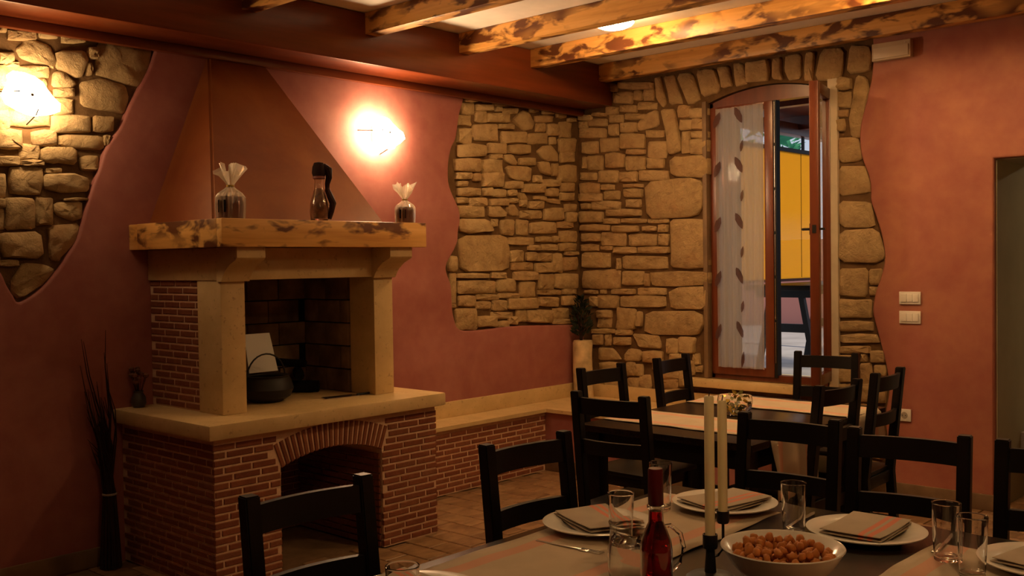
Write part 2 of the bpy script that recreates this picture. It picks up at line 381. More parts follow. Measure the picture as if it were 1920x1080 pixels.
# outlines of the rubble stones in millimetres on their wall (along the wall, height)
STONES_LEFT = """
-1279,2607,-1158,2620,-1160,2540,-1281,2528;-1320,2519,-1186,2532,-1187,2460,-1322,2448;-1132,2613,-965,2630,-966,2588,-1133,2571;-1140,2565,-1024,2577,-1025,2503,-1142,2492;
-1016,2564,-793,2586,-795,2522,-1018,2501;-934,2615,-868,2622,-868,2595,-935,2588;-848,2616,-696,2631,-696,2593,-849,2578;
-762,2541,-638,2623,-556,2610,-498,2544,-533,2488,-633,2479;-555,2659,-453,2670,-454,2628,-556,2618;-497,2596,-290,2616,-291,2571,-498,2552;-411,2646,-298,2658,-298,2630,-411,2618;
-244,2669,-127,2681,-129,2618,-246,2606;-486,2539,-383,2549,-384,2487,-487,2478;-357,2542,-229,2554,-231,2474,-358,2464;-211,2570,-70,2583,-72,2467,-213,2456;
-1322,2432,-1184,2444,-1186,2344,-1324,2333;-1165,2469,-910,2493,-912,2375,-1167,2355;-898,2496,-747,2510,-748,2475,-899,2462;-872,2445,-592,2469,-594,2384,-873,2362;
-580,2456,-358,2475,-360,2399,-581,2382;-333,2446,-258,2452,-259,2401,-334,2396;-222,2447,-22,2463,-24,2364,-224,2350;-1328,2317,-1051,2338,-1053,2254,-1330,2236;
-1017,2349,-830,2363,-831,2293,-1018,2280;-798,2352,-565,2370,-566,2309,-799,2293;-482,2323,-425,2372,-303,2381,-243,2323,-244,2269,-393,2274;-206,2348,-42,2360,-44,2279,-208,2269;
-996,2274,-871,2283,-872,2251,-996,2242;-843,2282,-760,2288,-708,2231,-729,2214,-833,2229;-683,2268,-508,2280,-509,2227,-684,2217;-1348,2219,-1099,2236,-1101,2147,-1350,2133;
-1073,2232,-864,2246,-866,2152,-1075,2140;-483,2251,-350,2254,-334,2165,-438,2176;-306,2245,-253,2249,-255,2163,-308,2161;-111,2614,-19,2622,-19,2596,-111,2588;
-949,2666,-727,2690,-728,2647,-950,2624;-1056,2670,-964,2680,-965,2649,-1056,2639;-678,2679,-579,2690,-580,2657,-679,2646;-1249,2649,-1116,2664,-1117,2635,-1250,2621;
-453,2681,-306,2696,-306,2668,-454,2653;-1340,2122,-1191,2130,-1192,2088,-1341,2081;-1169,2123,-1105,2127,-1106,2082,-1170,2079;-1075,2139,-866,2150,-868,2051,-1077,2042;
-833,2198,-564,2211,-562,2101,-707,2102,-803,2130;-523,2147,-443,2152,-444,2101,-524,2098;-430,2122,-220,2132,-221,2081,-431,2071;-235,2237,-21,2250,-24,2125,-238,2114;
-207,2107,-47,2115,-49,2048,-208,2042;-1327,2066,-1225,2071,-1226,2038,-1327,2033;-1328,2018,-1107,2027,-1108,1975,-1329,1967;-1070,2029,-982,2033,-983,1980,-1071,1977;
-974,2023,-841,2028,-842,1977,-975,1972;-848,2087,-666,2096,-667,2047,-849,2039;-650,2075,-401,2087,-402,2028,-651,2018;-809,2027,-720,2031,-721,1990,-810,1987;
-709,2010,-627,2008,-586,1962,-677,1962;-527,1995,-390,1992,-390,1961,-519,1970;-373,1981,-223,1978,-223,1944,-365,1954;-380,2054,-248,2060,-249,2006,-381,2001;
-213,2030,-58,2036,-59,1978,-214,1973;-1336,1951,-1220,1955,-1221,1919,-1337,1915;-1213,1953,-1041,1959,-1042,1901,-1214,1896;-1002,1956,-822,1962,-823,1914,-1003,1908;
-1027,1902,-918,1905,-840,1865,-857,1827,-1013,1828;-824,1908,-743,1922,-695,1869,-704,1841,-809,1844;-679,1880,-448,1886,-449,1828,-680,1823;
-586,1951,-425,1957,-426,1907,-587,1902;-677,1956,-607,1959,-608,1915,-678,1913;-806,1963,-706,1966,-706,1939,-807,1936;-405,1905,-188,1911,-190,1822,-406,1818;
-160,1946,-27,1951,-29,1892,-162,1889;-144,1878,-29,1881,-30,1811,-145,1809;-1330,1895,-1068,1903,-1070,1825,-1332,1818;
-1322,1806,-1029,1807,-977,1729,-1046,1725,-1233,1705,-1323,1729;-986,1811,-928,1812,-929,1761,-987,1760;-889,1805,-758,1807,-760,1704,-891,1703;
-721,1808,-598,1811,-600,1703,-723,1702;-569,1795,-267,1801,-268,1715,-570,1712;-249,1807,-63,1810,-64,1764,-250,1761;-812,1682,-533,1685,-534,1629,-814,1628;
-503,1688,-317,1689,-318,1653,-504,1652;-228,1736,-22,1739,-24,1654,-229,1653;-239,1639,-38,1640,-39,1584,-240,1585;-440,1630,-266,1630,-266,1587,-441,1588;
-593,1624,-458,1624,-459,1588,-594,1588;-309,1692,-242,1693,-243,1653,-309,1653;-1314,1695,-825,1700,-806,1585,-813,1435,-1316,1439;-785,1585,-663,1585,-665,1503,-786,1504;
-619,1570,-521,1570,-522,1514,-620,1515;-512,1564,-337,1564,-338,1506,-513,1508;-318,1560,-209,1560,-212,1420,-321,1422;-186,1533,-19,1532,-21,1432,-188,1435;
-166,1575,-19,1575,-19,1550,-166,1551;-782,1499,-554,1496,-555,1437,-783,1441;-518,1493,-292,1491,-293,1418,-519,1422;-1343,1428,-1031,1422,-1031,1391,-1344,1398;
-998,1427,-848,1425,-848,1387,-999,1390;-762,1429,-497,1424,-498,1365,-763,1371;-479,1406,-307,1403,-310,1288,-481,1293;-293,1409,-22,1404,-24,1289,-295,1297;
-1337,1376,-966,1367,-968,1279,-1338,1291;-937,1378,-737,1373,-739,1286,-939,1292;-694,1355,-525,1351,-528,1238,-696,1244;-1155,1277,-935,1269,-936,1232,-1156,1241;
-927,1275,-705,1268,-705,1236,-927,1244;-490,1288,-229,1280,-230,1246,-491,1255;-200,1288,-34,1283,-35,1243,-201,1248;-1327,1271,-1163,1266,-1165,1196,-1329,1203;
-994,1229,-843,1223,-845,1151,-995,1158;-826,1237,-505,1226,-507,1148,-828,1162;-482,1234,-259,1226,-260,1159,-484,1168;-206,1233,-55,1228,-57,1157,-208,1163;
-1360,1180,-1157,1171,-1160,1029,-1363,1041;-1004,1144,-786,1134,-786,1088,-1005,1099;-1150,1123,-955,1114,-957,1040,-1152,1051;-829,1102,-739,1097,-740,1045,-830,1050;
-738,1147,-637,1142,-639,1057,-740,1062;-624,1145,-332,1132,-334,1038,-626,1053;-313,1143,-131,1135,-132,1055,-314,1064;-347,1060,-59,1045,-60,1008,-348,1024;
-931,1075,-821,1070,-822,1026,-932,1033;-1428,1543,-1352,1542,-1354,1447,-1430,1448;-1415,1429,-1355,1428,-1360,1193,-1420,1196;-1156,1229,-1019,1224,-1020,1173,-1157,1179;
-4339,2661,-4306,2667,-4307,2627,-4340,2622;-4293,2635,-4167,2655,-4168,2610,-4294,2591;-4037,2665,-3927,2682,-3929,2631,-4038,2614;
-4252,2548,-4222,2587,-4183,2597,-4104,2584,-4076,2523,-4082,2487,-4161,2496,-4238,2515;-4064,2570,-3930,2589,-3921,2539,-3959,2452,-4072,2478;
-3908,2603,-3866,2609,-3867,2562,-3910,2556;-3921,2523,-3900,2526,-3901,2474,-3922,2472;-3849,2643,-3783,2663,-3562,2658,-3594,2535,-3637,2454,-3744,2452,-3869,2478,-3873,2525;
-3960,2426,-3842,2456,-3717,2429,-3701,2372,-3731,2289,-3846,2304,-3953,2313;-4082,2461,-4042,2467,-3981,2418,-4013,2394,-4089,2395;-4084,2380,-3992,2391,-3993,2355,-4085,2345;
-4086,2330,-3996,2340,-3998,2268,-4088,2259;-4249,2470,-4112,2488,-4113,2432,-4251,2415;-4342,2520,-4276,2530,-4277,2485,-4343,2476;-4315,2480,-4253,2489,-4254,2469,-4316,2461;
-4400,2445,-4259,2463,-4261,2365,-4402,2348;-4256,2407,-4123,2424,-4125,2366,-4257,2351;-4375,2342,-4228,2359,-4230,2265,-4377,2250;-4223,2349,-4095,2364,-4097,2278,-4226,2265;
-4302,2253,-4117,2271,-4119,2196,-4304,2179;-4098,2248,-3912,2266,-3914,2183,-4100,2167;-3890,2263,-3798,2272,-3800,2198,-3892,2190;-4396,2243,-4307,2252,-4309,2169,-4398,2161;
-4414,2582,-4350,2592,-4351,2529,-4416,2519;-4434,2507,-4352,2519,-4353,2461,-4436,2450;-4448,2329,-4384,2336,-4386,2254,-4450,2247;-4147,2673,-4067,2686,-4068,2635,-4148,2623;
-4060,2157,-3844,2169,-3846,2101,-3979,2097,-4061,2106;-3839,2170,-3817,2172,-3818,2129,-3840,2128;-4194,2165,-4085,2175,-4086,2104,-4196,2096;
-4352,2157,-4247,2166,-4250,2082,-4354,2074;-4152,2089,-3992,2096,-3994,2019,-4083,2023,-4153,2024;-3967,2046,-3927,2064,-3874,2068,-3876,1995,-3961,1995;
-4383,2028,-4265,2036,-4266,1997,-4384,1990;-4254,2096,-4166,2103,-4168,2033,-4256,2027;-4251,2020,-4148,2027,-4149,2004,-4252,1998;-4431,1944,-4334,1949,-4336,1846,-4433,1842;
-4307,1980,-4159,1988,-4163,1863,-4310,1857;-4145,1954,-4013,1971,-3930,1950,-3932,1893,-4046,1878,-4147,1894;-4134,1990,-4064,1994,-4064,1974,-4135,1970;
-4325,1837,-4202,1841,-4206,1697,-4329,1695;-4188,1842,-4113,1845,-4116,1718,-4191,1717;-4094,1820,-3959,1835,-3972,1747,-4019,1740,-4090,1774;
-4443,1828,-4337,1831,-4338,1792,-4444,1789;-4444,1784,-4338,1787,-4340,1695,-4446,1693;-4444,2149,-4361,2156,-4363,2073,-4446,2067;-4446,2058,-4391,2062,-4393,1994,-4448,1991;
-4047,1847,-3943,1851,-3943,1841,-4047,1837;-4355,1674,-4182,1676,-4165,1578,-4175,1559,-4332,1556,-4357,1612;-4124,1703,-3978,1721,-4005,1632,-4080,1544,-4119,1549,-4131,1636;
-4251,1527,-4148,1521,-4110,1496,-4150,1439,-4273,1357,-4304,1391,-4302,1466;-4359,1542,-4282,1541,-4283,1518,-4359,1519;-4452,1680,-4366,1681,-4368,1625,-4453,1625;
-4453,1616,-4368,1616,-4369,1560,-4455,1561;-4420,1556,-4367,1556,-4368,1523,-4421,1524;"""
STONES_BACK = """
380,2858,697,2817,696,2770,379,2810;326,2787,507,2765,506,2685,325,2706;615,2775,706,2763,705,2682,614,2693;521,2775,597,2765,596,2701,521,2710;257,2681,369,2668,369,2617,256,2629;
-7,2649,118,2635,117,2599,-8,2612;126,2653,256,2638,256,2614,126,2628;392,2677,545,2660,544,2613,391,2630;560,2682,723,2663,722,2614,559,2632;294,2616,417,2603,416,2549,293,2562;
443,2612,623,2592,622,2551,442,2570;79,2612,263,2592,262,2538,78,2557;-8,2599,74,2591,74,2542,-9,2550;-9,2544,254,2518,253,2451,-10,2476;289,2544,371,2536,370,2458,288,2466;
405,2545,543,2530,542,2463,404,2476;630,2586,729,2610,745,2486,550,2471,565,2540;628,2469,786,2453,785,2401,628,2416;396,2462,614,2441,612,2335,395,2354;
21,2436,177,2422,175,2336,19,2349;200,2450,377,2434,376,2335,199,2350;649,2385,809,2370,808,2258,647,2271;453,2340,616,2326,615,2294,453,2307;
771,2605,887,2592,938,2307,931,2285,849,2269,822,2317,797,2493;908,2618,1005,2607,1004,2525,907,2536;1008,2590,1152,2574,1151,2510,1007,2525;927,2514,1027,2503,1026,2436,926,2445;
1030,2506,1128,2495,1127,2428,1029,2438;946,2426,1009,2420,1007,2273,944,2278;1019,2422,1150,2409,1149,2365,1019,2377;1012,2363,1149,2351,1148,2256,1011,2267;
290,2852,364,2842,364,2794,289,2804;74,2322,225,2310,223,2206,72,2217;255,2328,424,2314,422,2210,254,2222;445,2289,615,2275,614,2178,444,2190;640,2258,783,2247,783,2180,639,2191;
19,2317,62,2313,61,2227,18,2230;5,2197,158,2187,157,2132,4,2142;181,2200,370,2187,369,2094,179,2106;381,2177,542,2166,541,2092,380,2102;567,2173,820,2155,819,2085,566,2102;
835,2223,910,2251,1148,2238,1153,2086,861,2111;623,2086,989,2083,1094,2062,1123,2004,1112,1892,1052,1816,627,1816;-8,2114,179,2103,178,2029,-9,2040;
-17,2034,205,2022,204,1967,-18,1978;210,2089,324,2081,323,2045,209,2052;232,2038,375,2030,374,1970,231,1978;420,2046,587,2036,586,1977,419,1986;13,1952,92,1948,91,1911,12,1915;
104,1966,381,1952,381,1892,103,1904;441,1961,572,1954,571,1901,440,1907;253,1898,571,1883,570,1836,252,1849;-12,1891,214,1881,213,1802,-13,1810;221,1826,372,1820,372,1784,221,1789;
402,1819,620,1810,619,1781,401,1789;641,1809,816,1802,815,1774,641,1780;-5,1785,274,1775,273,1733,-6,1742;311,1768,547,1760,547,1718,311,1725;590,1755,704,1751,704,1719,590,1723;
732,1759,808,1756,808,1710,731,1712;428,2081,595,2071,594,2047,427,2057;9,1718,189,1712,188,1654,8,1659;0,1631,168,1627,168,1581,-1,1584;204,1715,433,1708,432,1612,203,1617;
463,1701,707,1694,706,1606,462,1612;735,1693,814,1691,813,1610,734,1612;195,1617,309,1615,309,1585,195,1587;324,1603,523,1599,523,1557,323,1560;549,1601,820,1595,820,1552,548,1556;
19,1565,278,1561,277,1452,17,1453;345,1515,379,1514,378,1439,344,1439;405,1535,802,1529,801,1436,404,1439;840,1794,1153,1785,1149,1440,842,1442;13,1429,366,1427,364,1291,10,1288;
396,1421,590,1420,588,1313,395,1312;607,1396,643,1396,642,1313,606,1313;654,1413,1149,1409,1148,1321,677,1314;26,1270,151,1271,151,1246,26,1245;190,1274,236,1275,235,1247,189,1247;
297,1281,508,1283,508,1247,296,1245;541,1292,789,1294,788,1244,540,1241;816,1262,871,1291,1147,1302,1146,1141,842,1140;84,1218,158,1219,157,1151,83,1150;
170,1231,356,1233,355,1143,169,1139;382,1228,781,1232,780,1154,381,1146;153,1114,291,1117,290,1065,152,1062;160,1055,282,1058,281,987,159,983;343,1134,512,1138,510,982,341,976;
527,1109,573,1110,572,1009,526,1008;611,1118,1092,1122,1105,1026,1062,961,609,954;101,968,313,975,313,943,100,935;223,927,276,929,275,851,222,848;108,922,199,926,198,854,107,850;
312,911,462,917,462,859,311,852;486,943,715,939,743,847,547,850;341,970,479,975,478,936,340,931;161,819,295,826,373,746,163,734;406,786,453,827,558,825,557,746,405,738;
585,814,750,822,749,747,584,738;788,917,891,921,889,817,787,812;905,934,1034,939,1032,830,904,824;824,807,933,813,932,776,823,770;163,708,341,718,340,666,162,656;
428,723,499,727,497,631,427,627;506,708,576,712,575,636,505,632;435,608,544,615,542,501,433,493;551,629,643,635,641,502,550,495;726,684,895,694,894,632,725,621;
733,615,887,626,886,558,732,547;902,688,960,692,959,582,901,578;36,535,169,544,168,492,35,482;177,565,347,576,346,499,176,486;1038,733,1094,736,1094,694,1038,691;
1018,817,1074,820,1074,747,1017,744;154,642,340,654,339,589,153,576;667,737,779,743,778,693,666,686;968,766,1032,769,1031,672,967,668;762,543,958,557,958,533,761,518;
192,481,354,493,354,477,192,464;718,2843,769,2841,811,2652,779,2624,735,2677;795,2849,882,2842,947,2636,842,2638;907,2849,1029,2848,1105,2654,1057,2623,990,2626;
1065,2848,1207,2849,1264,2695,1223,2675,1117,2662;1242,2844,1328,2842,1355,2704,1281,2708;1368,2857,1441,2846,1473,2708,1384,2705;1469,2852,1633,2848,1632,2707,1479,2717;
1665,2843,1729,2844,1723,2753,1738,2703,1659,2718;1763,2854,1871,2854,1864,2689,1779,2695,1756,2766;1910,2853,1965,2850,1953,2672,1892,2680;
2009,2854,2159,2841,2153,2671,2126,2644,1975,2664;2207,2844,2321,2832,2346,2764,2325,2672,2195,2685;2116,2661,2216,2647,2216,2577,2115,2590;2115,2569,2210,2558,2210,2467,2115,2478;
2125,2451,2189,2444,2188,2404,2125,2411;2247,2653,2314,2639,2329,2528,2287,2354,2271,2260,2219,2275,2199,2363,2231,2550;2125,2389,2168,2385,2168,2317,2124,2321;
2128,2275,2258,2263,2273,2201,2281,2111,2127,2115;2127,2092,2292,2080,2334,1994,2333,1905,2125,1894;2133,1863,2333,1852,2356,1747,2355,1698,2132,1702;
2132,1672,2386,1671,2427,1536,2411,1473,2127,1476;2130,1424,2311,1423,2310,1255,2129,1253;2334,1423,2404,1423,2403,1364,2385,1328,2334,1328;2329,1310,2375,1310,2375,1260,2329,1260;
2124,1225,2338,1228,2337,1115,2124,1109;2128,1086,2347,1092,2346,1033,2128,1026;2137,998,2365,1011,2392,958,2137,952;2336,901,2428,905,2428,842,2336,837;
2132,923,2327,932,2327,891,2132,882;2271,879,2308,881,2308,836,2270,833;2364,811,2428,815,2428,752,2363,748;2107,787,2213,793,2213,701,2106,694;2270,815,2336,819,2335,700,2269,696;
2107,862,2218,867,2218,812,2107,806;2106,675,2427,698,2427,625,2106,600;2363,734,2428,738,2427,707,2363,702;"""
# ------------------------------------------------------------------ room shell
XR, YF, ZC = 7.4, -9.0, 2.985      # right wall, wall behind the camera, ceiling
DX0, DX1, DZ = 3.083, 4.30, 2.064  # opening in the back wall
WX0, WX1 = 1.150, 2.060            # window opening

floor = MB().box(-.5, YF-.3, -.3, XR+.3, 3.2, -.008).wbuild('floor', M['grout'], base=(0, 0, 0))
tag(floor, 'brown terracotta tiled floor of the dining room', 'floor', kind='structure')
ceiling = MB().box(-.5, YF-.3, ZC, XR+.3, .5, ZC+.2).wbuild('ceiling', M['white'], base=(0, 0, ZC))
tag(ceiling, 'white plaster ceiling between the scorched pine joists', 'ceiling', kind='structure')

wall_left = MB().box(-.40, YF, -.1, -.026, .5, ZC+.05).wbuild('wall_left', M['mortar'], base=(0, 0, 0))
tag(wall_left, 'red plastered wall with fireplace, sconces and two bare rubble stone patches', 'wall', kind='structure')
mb = MB()
mb.box(-.04, .026, -.1, WX0, .48, ZC+.05)
mb.box(WX0, .026, -.1, WX1, .48, .655)
arc = [(WX0+(WX1-WX0)*i/16, 2.605+.082*(1-((i/16-.5)*2)**2)) for i in range(17)]
mb.prism([(WX0, ZC+.05), (WX1, ZC+.05)]+arc[::-1], lambda p, q, t: (p, t, q), .026, .48)
mb.box(WX1, .026, -.1, DX0-.015, .48, ZC+.05)
mb.box(DX0-.015, .026, DZ+.015, DX1+.015, .48, ZC+.05)
mb.box(DX1+.015, .026, -.1, XR, .48, ZC+.05)
wall_back = mb.wbuild('wall_back', M['mortar'], base=(0, 0, 0), smooth=False)
tag(wall_back, 'rubble stone back wall with arched window, red plaster on its right', 'wall', kind='structure')
wall_right = MB().box(XR, YF, -.1, XR+.25, .5, ZC+.05).wbuild('wall_right', M['plaster_b'])
tag(wall_right, 'plain red plastered wall on the right, out of view', 'wall', kind='structure')
wall_front = MB().box(-.4, YF-.25, -.1, XR+.25, YF, ZC+.05).wbuild('wall_front', M['plaster'])
tag(wall_front, 'plain red plastered wall behind the viewer', 'wall', kind='structure')

OUT1 = [(-1.265, 2.694), (-1.277, 2.63), (-1.321, 2.519), (-1.355, 2.363), (-1.4, 2.29), (-1.43, 2.186), (-1.433, 2.055), (-1.395, 1.966), (-1.338, 1.873), (-1.329, 1.792), (-1.349, 1.714), (-1.356, 1.652), (-1.393, 1.586), (-1.461, 1.499), (-1.467, 1.441), (-1.424, 1.341), (-1.417, 1.206), (-1.398, 1.11), (-1.348, 1.04), (-1.175, 1.024), (-0.824, 1.033), (-0.479, 1.022), (0.03, 0.999)]
OUT2 = [(-3.539, 2.713), (-3.555, 2.66), (-3.594, 2.546), (-3.653, 2.437), (-3.708, 2.34), (-3.759, 2.228), (-3.795, 2.173), (-3.847, 2.096), (-3.874, 2.011), (-3.91, 1.926), (-3.939, 1.84), (-3.972, 1.732), (-4.001, 1.642), (-4.05, 1.568), (-4.091, 1.505), (-4.179, 1.406), (-4.283, 1.343), (-4.314, 1.377), (-4.344, 1.431), (-4.369, 1.491), (-4.46, 1.639), (-4.523, 1.858), (-4.492, 2.153), (-4.531, 2.416), (-4.478, 2.715)]
OUT3 = [(2.367, 2.862), (2.369, 2.739), (2.355, 2.614), (2.323, 2.484), (2.284, 2.337), (2.28, 2.219), (2.297, 2.117), (2.331, 2.03), (2.348, 1.945), (2.347, 1.861), (2.374, 1.776), (2.411, 1.657), (2.434, 1.54), (2.434, 1.473), (2.41, 1.373), (2.379, 1.289), (2.361, 1.204), (2.361, 1.137), (2.394, 1.003), (2.421, 0.903), (2.444, 0.804), (2.461, 0.671), (2.433, 0.5), (2.449, 0.334), (2.431, 0.163)]
c1, c2, c3 = catmull(OUT1, 3), catmull(OUT2, 3), catmull(OUT3, 3)
pl = [(YF, -.05), (.03, -.05)]+c1[::-1]+[(-1.262, ZC+.02), (-3.53, ZC+.02)]+c2+[(-4.47, ZC+.02), (YF, ZC+.02)]
flat_slab('plaster', pl, lambda u, v, t: (t-.022, u, v), .064, .014, M['plaster'], wall_left)
pb = [(2.367, ZC+.02)]+c3+[(2.431, -.05), (DX0, -.05), (DX0, DZ), (DX1, DZ), (DX1, -.05), (XR, -.05), (XR, ZC+.02)]
flat_slab('plaster', pb, lambda u, v, t: (u, .022-t, v), .064, .014, M['plaster_b'], wall_back)

# the stones, one object each
def stone(poly, fn, parent, seed):
    rnd = random.Random(seed)
    pts = []
    n = len(poly)
    for i in range(n):                       # rounded, slightly ragged outline
        a = Vector(poly[i]); b = Vector(poly[(i+1) % n])
        k = 2 if n > 4 else 3
        for t in ((.15, .85) if k == 2 else (.07, .5, .93)): pts.append(a.lerp(b, t))
    cx = sum(p.x for p in pts)/len(pts); cy = sum(p.y for p in pts)/len(pts); c = Vector((cx, cy))
    w = max(p.x for p in pts)-min(p.x for p in pts); h = max(p.y for p in pts)-min(p.y for p in pts)
    s = min(w, h)
    jit = min(.007, s*.05)
    grow = .006
    pts = [p+(p-c).normalized()*grow+Vector((rnd.uniform(-jit, jit), rnd.uniform(-jit, jit))) for p in pts]
    ins = min(.011, s*.14)
    def shrink(p, d):
        v = c-p; L = v.length
        return p+v*(min(d, L*.6)/max(L, 1e-6))
    face = rnd.uniform(-.006, .012); tx = rnd.uniform(-.03, .03); ty = rnd.uniform(-.04, .04)
    rings = [[(p, -.055) for p in pts], [(p, face-.009+rnd.uniform(-.004, .003)) for p in pts],
             [(shrink(p, ins), face+rnd.uniform(-.004, .005)+tx*(p.x-cx)/max(w, .1)*.3+ty*(p.y-cy)/max(h, .1)*.3) for p in pts],
             [(c.lerp(p, .42), face+rnd.uniform(-.003, .009)) for p in pts]]
    m = MB(); N = len(pts); vs = []; fs = []
    for r in rings:
        for p, d in r: vs.append(fn(p.x-cx, p.y-cy, d))
    for j in range(3):
        for i in range(N): fs.append((j*N+i, j*N+(i+1) % N, (j+1)*N+(i+1) % N, (j+1)*N+i))
    vs.append(fn(0, 0, face+.005)); fs += [(3*N+i, 3*N+(i+1) % N, 4*N) for i in range(N)]
    m.add(vs, fs)
    o = m.build('stone', M['stone'], parent, smooth=True, ang=1.0)
    o.location = fn(cx, cy, 0)
    return o
def read(s):
    out = []
    for t in s.replace('\n', '').split(';'):
        if t.strip():
            v = [int(a)/1000 for a in t.split(',')]; out.append(list(zip(v[::2], v[1::2])))
    return out
for i, q in enumerate(read(STONES_LEFT)): stone(q, lambda a, b, d: (d-.004, a, b), wall_left, i)
for i, q in enumerate(read(STONES_BACK)): stone(q, lambda a, b, d: (a, .004-d, b), wall_back, 1000+i)
# stones low on the back wall behind the chairs
rr = random.Random(5)
z = .10
while z < .70:
    h = rr.uniform(.07, .12); x = 2.08 if z > .5 else 1.98
    while x < 2.36:
        wd = rr.uniform(.12, .22); x1 = min(x+wd, 2.43)
        if z+h < .74: stone([(x, z), (x1, z), (x1, z+h), (x, z+h)], lambda a, b, d: (a, .004-d, b), wall_back, int(z*1000+x*77))
        x = x1+.02
    z += h+.022

# floor tiles
tile_cache = {}
def tile(x, y, w, d):
    k = (round(w, 2), round(d, 2))
    if k not in tile_cache:
        w2, d2 = k[0]/2-.004, k[1]/2-.004
        m = MB(); b = .004
        vs = [(-w2, -d2, -.012), (w2, -d2, -.012), (w2, d2, -.012), (-w2, d2, -.012), (-w2, -d2, -.003), (w2, -d2, -.003), (w2, d2, -.003), (-w2, d2, -.003), (-w2+b, -d2+b, 0), (w2-b, -d2+b, 0), (w2-b, d2-b, 0), (-w2+b, d2-b, 0)]
        fs = [(0, 1, 5, 4), (1, 2, 6, 5), (2, 3, 7, 6), (3, 0, 4, 7), (4, 5, 9, 8), (5, 6, 10, 9), (6, 7, 11, 10), (7, 4, 8, 11), (8, 9, 10, 11)]
        tile_cache[k] = m.add(vs, fs).mesh('floor_tile', M['tile'], smooth=False)
    obj('floor_tile', tile_cache[k], floor, (x, y, rr.uniform(-.0015, 0)))
TW, TD = .30, .15
nt = 0
rows = int(5.4/TD)
far_tiles = MB()
for j in range(rows):
    y = -5.2+TD*(j+.5); off = (j % 2)*TW/2
    for i in range(16):
        x = .02+TW*(i+.5)+off
        seen = (.25 < x < 3.05 and -4.75 < y < -.65) or (2.0 < x < 4.35 and -2.9 < y < .0)
        if x < .30 and y > -2.5: continue
        if seen and not (x < .85 and -3.75 < y < -2.45): tile(x, y, TW, TD); nt += 1
        elif x < 5.3 and y < -.05 and not (x < .85 and -3.75 < y < -2.45): far_tiles.box(x-TW/2+.004, y-TD/2+.004, -.012, x+TW/2-.004, y+TD/2-.004, -.001)
tag(far_tiles.build('floor_tiling', M['tile'], floor, smooth=False), kind='stuff')
for j in range(5):
    for i in range(4): tile(DX0+.15+.3*i, .075+.15*j, TW, TD)

# skirting
def skirt(name, box, label):
    o = MB().box(*box, .004).wbuild(name, M['skirt']); tag(o, label, 'skirting', kind='structure')
skirt('baseboard_left', (.0, YF, 0, .022, -3.86, .094), 'brown tile skirting along the red wall left of the fireplace')
skirt('baseboard_back', (2.44, -.022, 0, DX0, .0, .094), 'brown tile skirting below the sockets on the back wall')

# room beyond the opening on the right
mb = MB().box(DX0-.02, .03, -.02, DX0+.006, 3.0, 2.6).box(DX1-.006, .03, -.02, DX1+.02, 3.0, 2.6).box(DX0-.02, 3.0, -.02, DX1+.02, 3.1, 2.6).box(DX0, .03, DZ-.006, DX1, .6, DZ+.1).box(DX0, .55, 2.45, DX1, 3.1, 2.55)
o = mb.wbuild('wall_passage', M['green_wall'], base=(3.7, 1.5, 0), smooth=False)
tag(o, 'olive beige walls of the passage beyond the opening at the right edge', 'wall', kind='structure')

# ------------------------------------------------------------------ beams
o = MB().box(-.02, YF, 2.685, .312, .03, ZC-.002, .012).wbuild('main_beam', M['beam'], base=(.15, -4, 2.685))
tag(o, 'thick dark red varnished beam running above the fireplace wall', 'beam')
o = MB().box(.0, YF, 2.635, .045, .02, 2.684, .006).wbuild('trim_1', M['beam'], base=(.02, -4, 2.64))
tag(o, 'thin dark red batten under the main beam along the wall', 'trim', kind='structure')
JY = [-.137, -.917, -1.616, -2.393, -3.23]
JL = ['scorched pine ceiling joist against the stone back wall', 'scorched pine joist just behind the round ceiling lamp', 'scorched pine joist just in front of the round ceiling lamp',
      'scorched pine joist above the right wall sconce, second from the left', 'leftmost scorched pine joist, only its end showing at the top edge']
for y, lb in zip(JY, JL):
    o = MB().box(.305, y, 2.857, XR, y+.095, ZC-.001, .006).wbuild('ceiling_joist', M['joist'], base=(3.5, y, 2.857))
    tag(o, lb, 'joist', 'pine ceiling joists')

# ------------------------------------------------------------------ lamps
def ceiling_lamp(x, y, label, k=1.0):
    t = empty('ceiling_lamp', (x, y, ZC)); tag(t, label, 'ceiling lamp', 'round ceiling lamps')
    MB().lathe([(.0, -.001), (.060, -.001), (.062, -.012), (.020, -.024), (.018, -.040), (0, -.040)], 24).build('canopy', M['plastic'], t)
    MB().lathe([(.0, -.036), (.085, -.040), (.118, -.050), (.124, -.058), (.112, -.072), (.075, -.088), (.0, -.096)], 28).build('shade', emit_mat('glowing_shade', WARM, LAMP*k), t)
    return t
ceiling_lamp(1.33, -1.32, 'round glowing ceiling lamp between two pine joists')
ceiling_lamp(2.95, -1.20, 'round ceiling lamp towards the passage, just above the picture')
ceiling_lamp(3.15, -2.20, 'round ceiling lamp above the far side of the laid table, outside the picture')
ceiling_lamp(4.90, -5.20, 'added round fill lamp right of the laid table, outside the picture', .85)  # added fill light on the viewer's side, brightens candles and plates
pl_ = empty('passage_fill_lamp', (3.75, 2.2, 2.45)); tag(pl_, 'small added fill lamp inside the passage, out of view', 'ceiling lamp')  # unseen lamp added to lighten the passage walls and jamb
MB().lathe([(.0, -.001), (.10, -.001), (.10, -.02), (0, -.02)], 20).build('base', M['plastic'], pl_)
MB().lathe([(.09, -.02), (.08, -.05), (0, -.07)], 20).build('shade', emit_mat('passage_fill_glow', (1, .74, .42), 140.0), pl_)

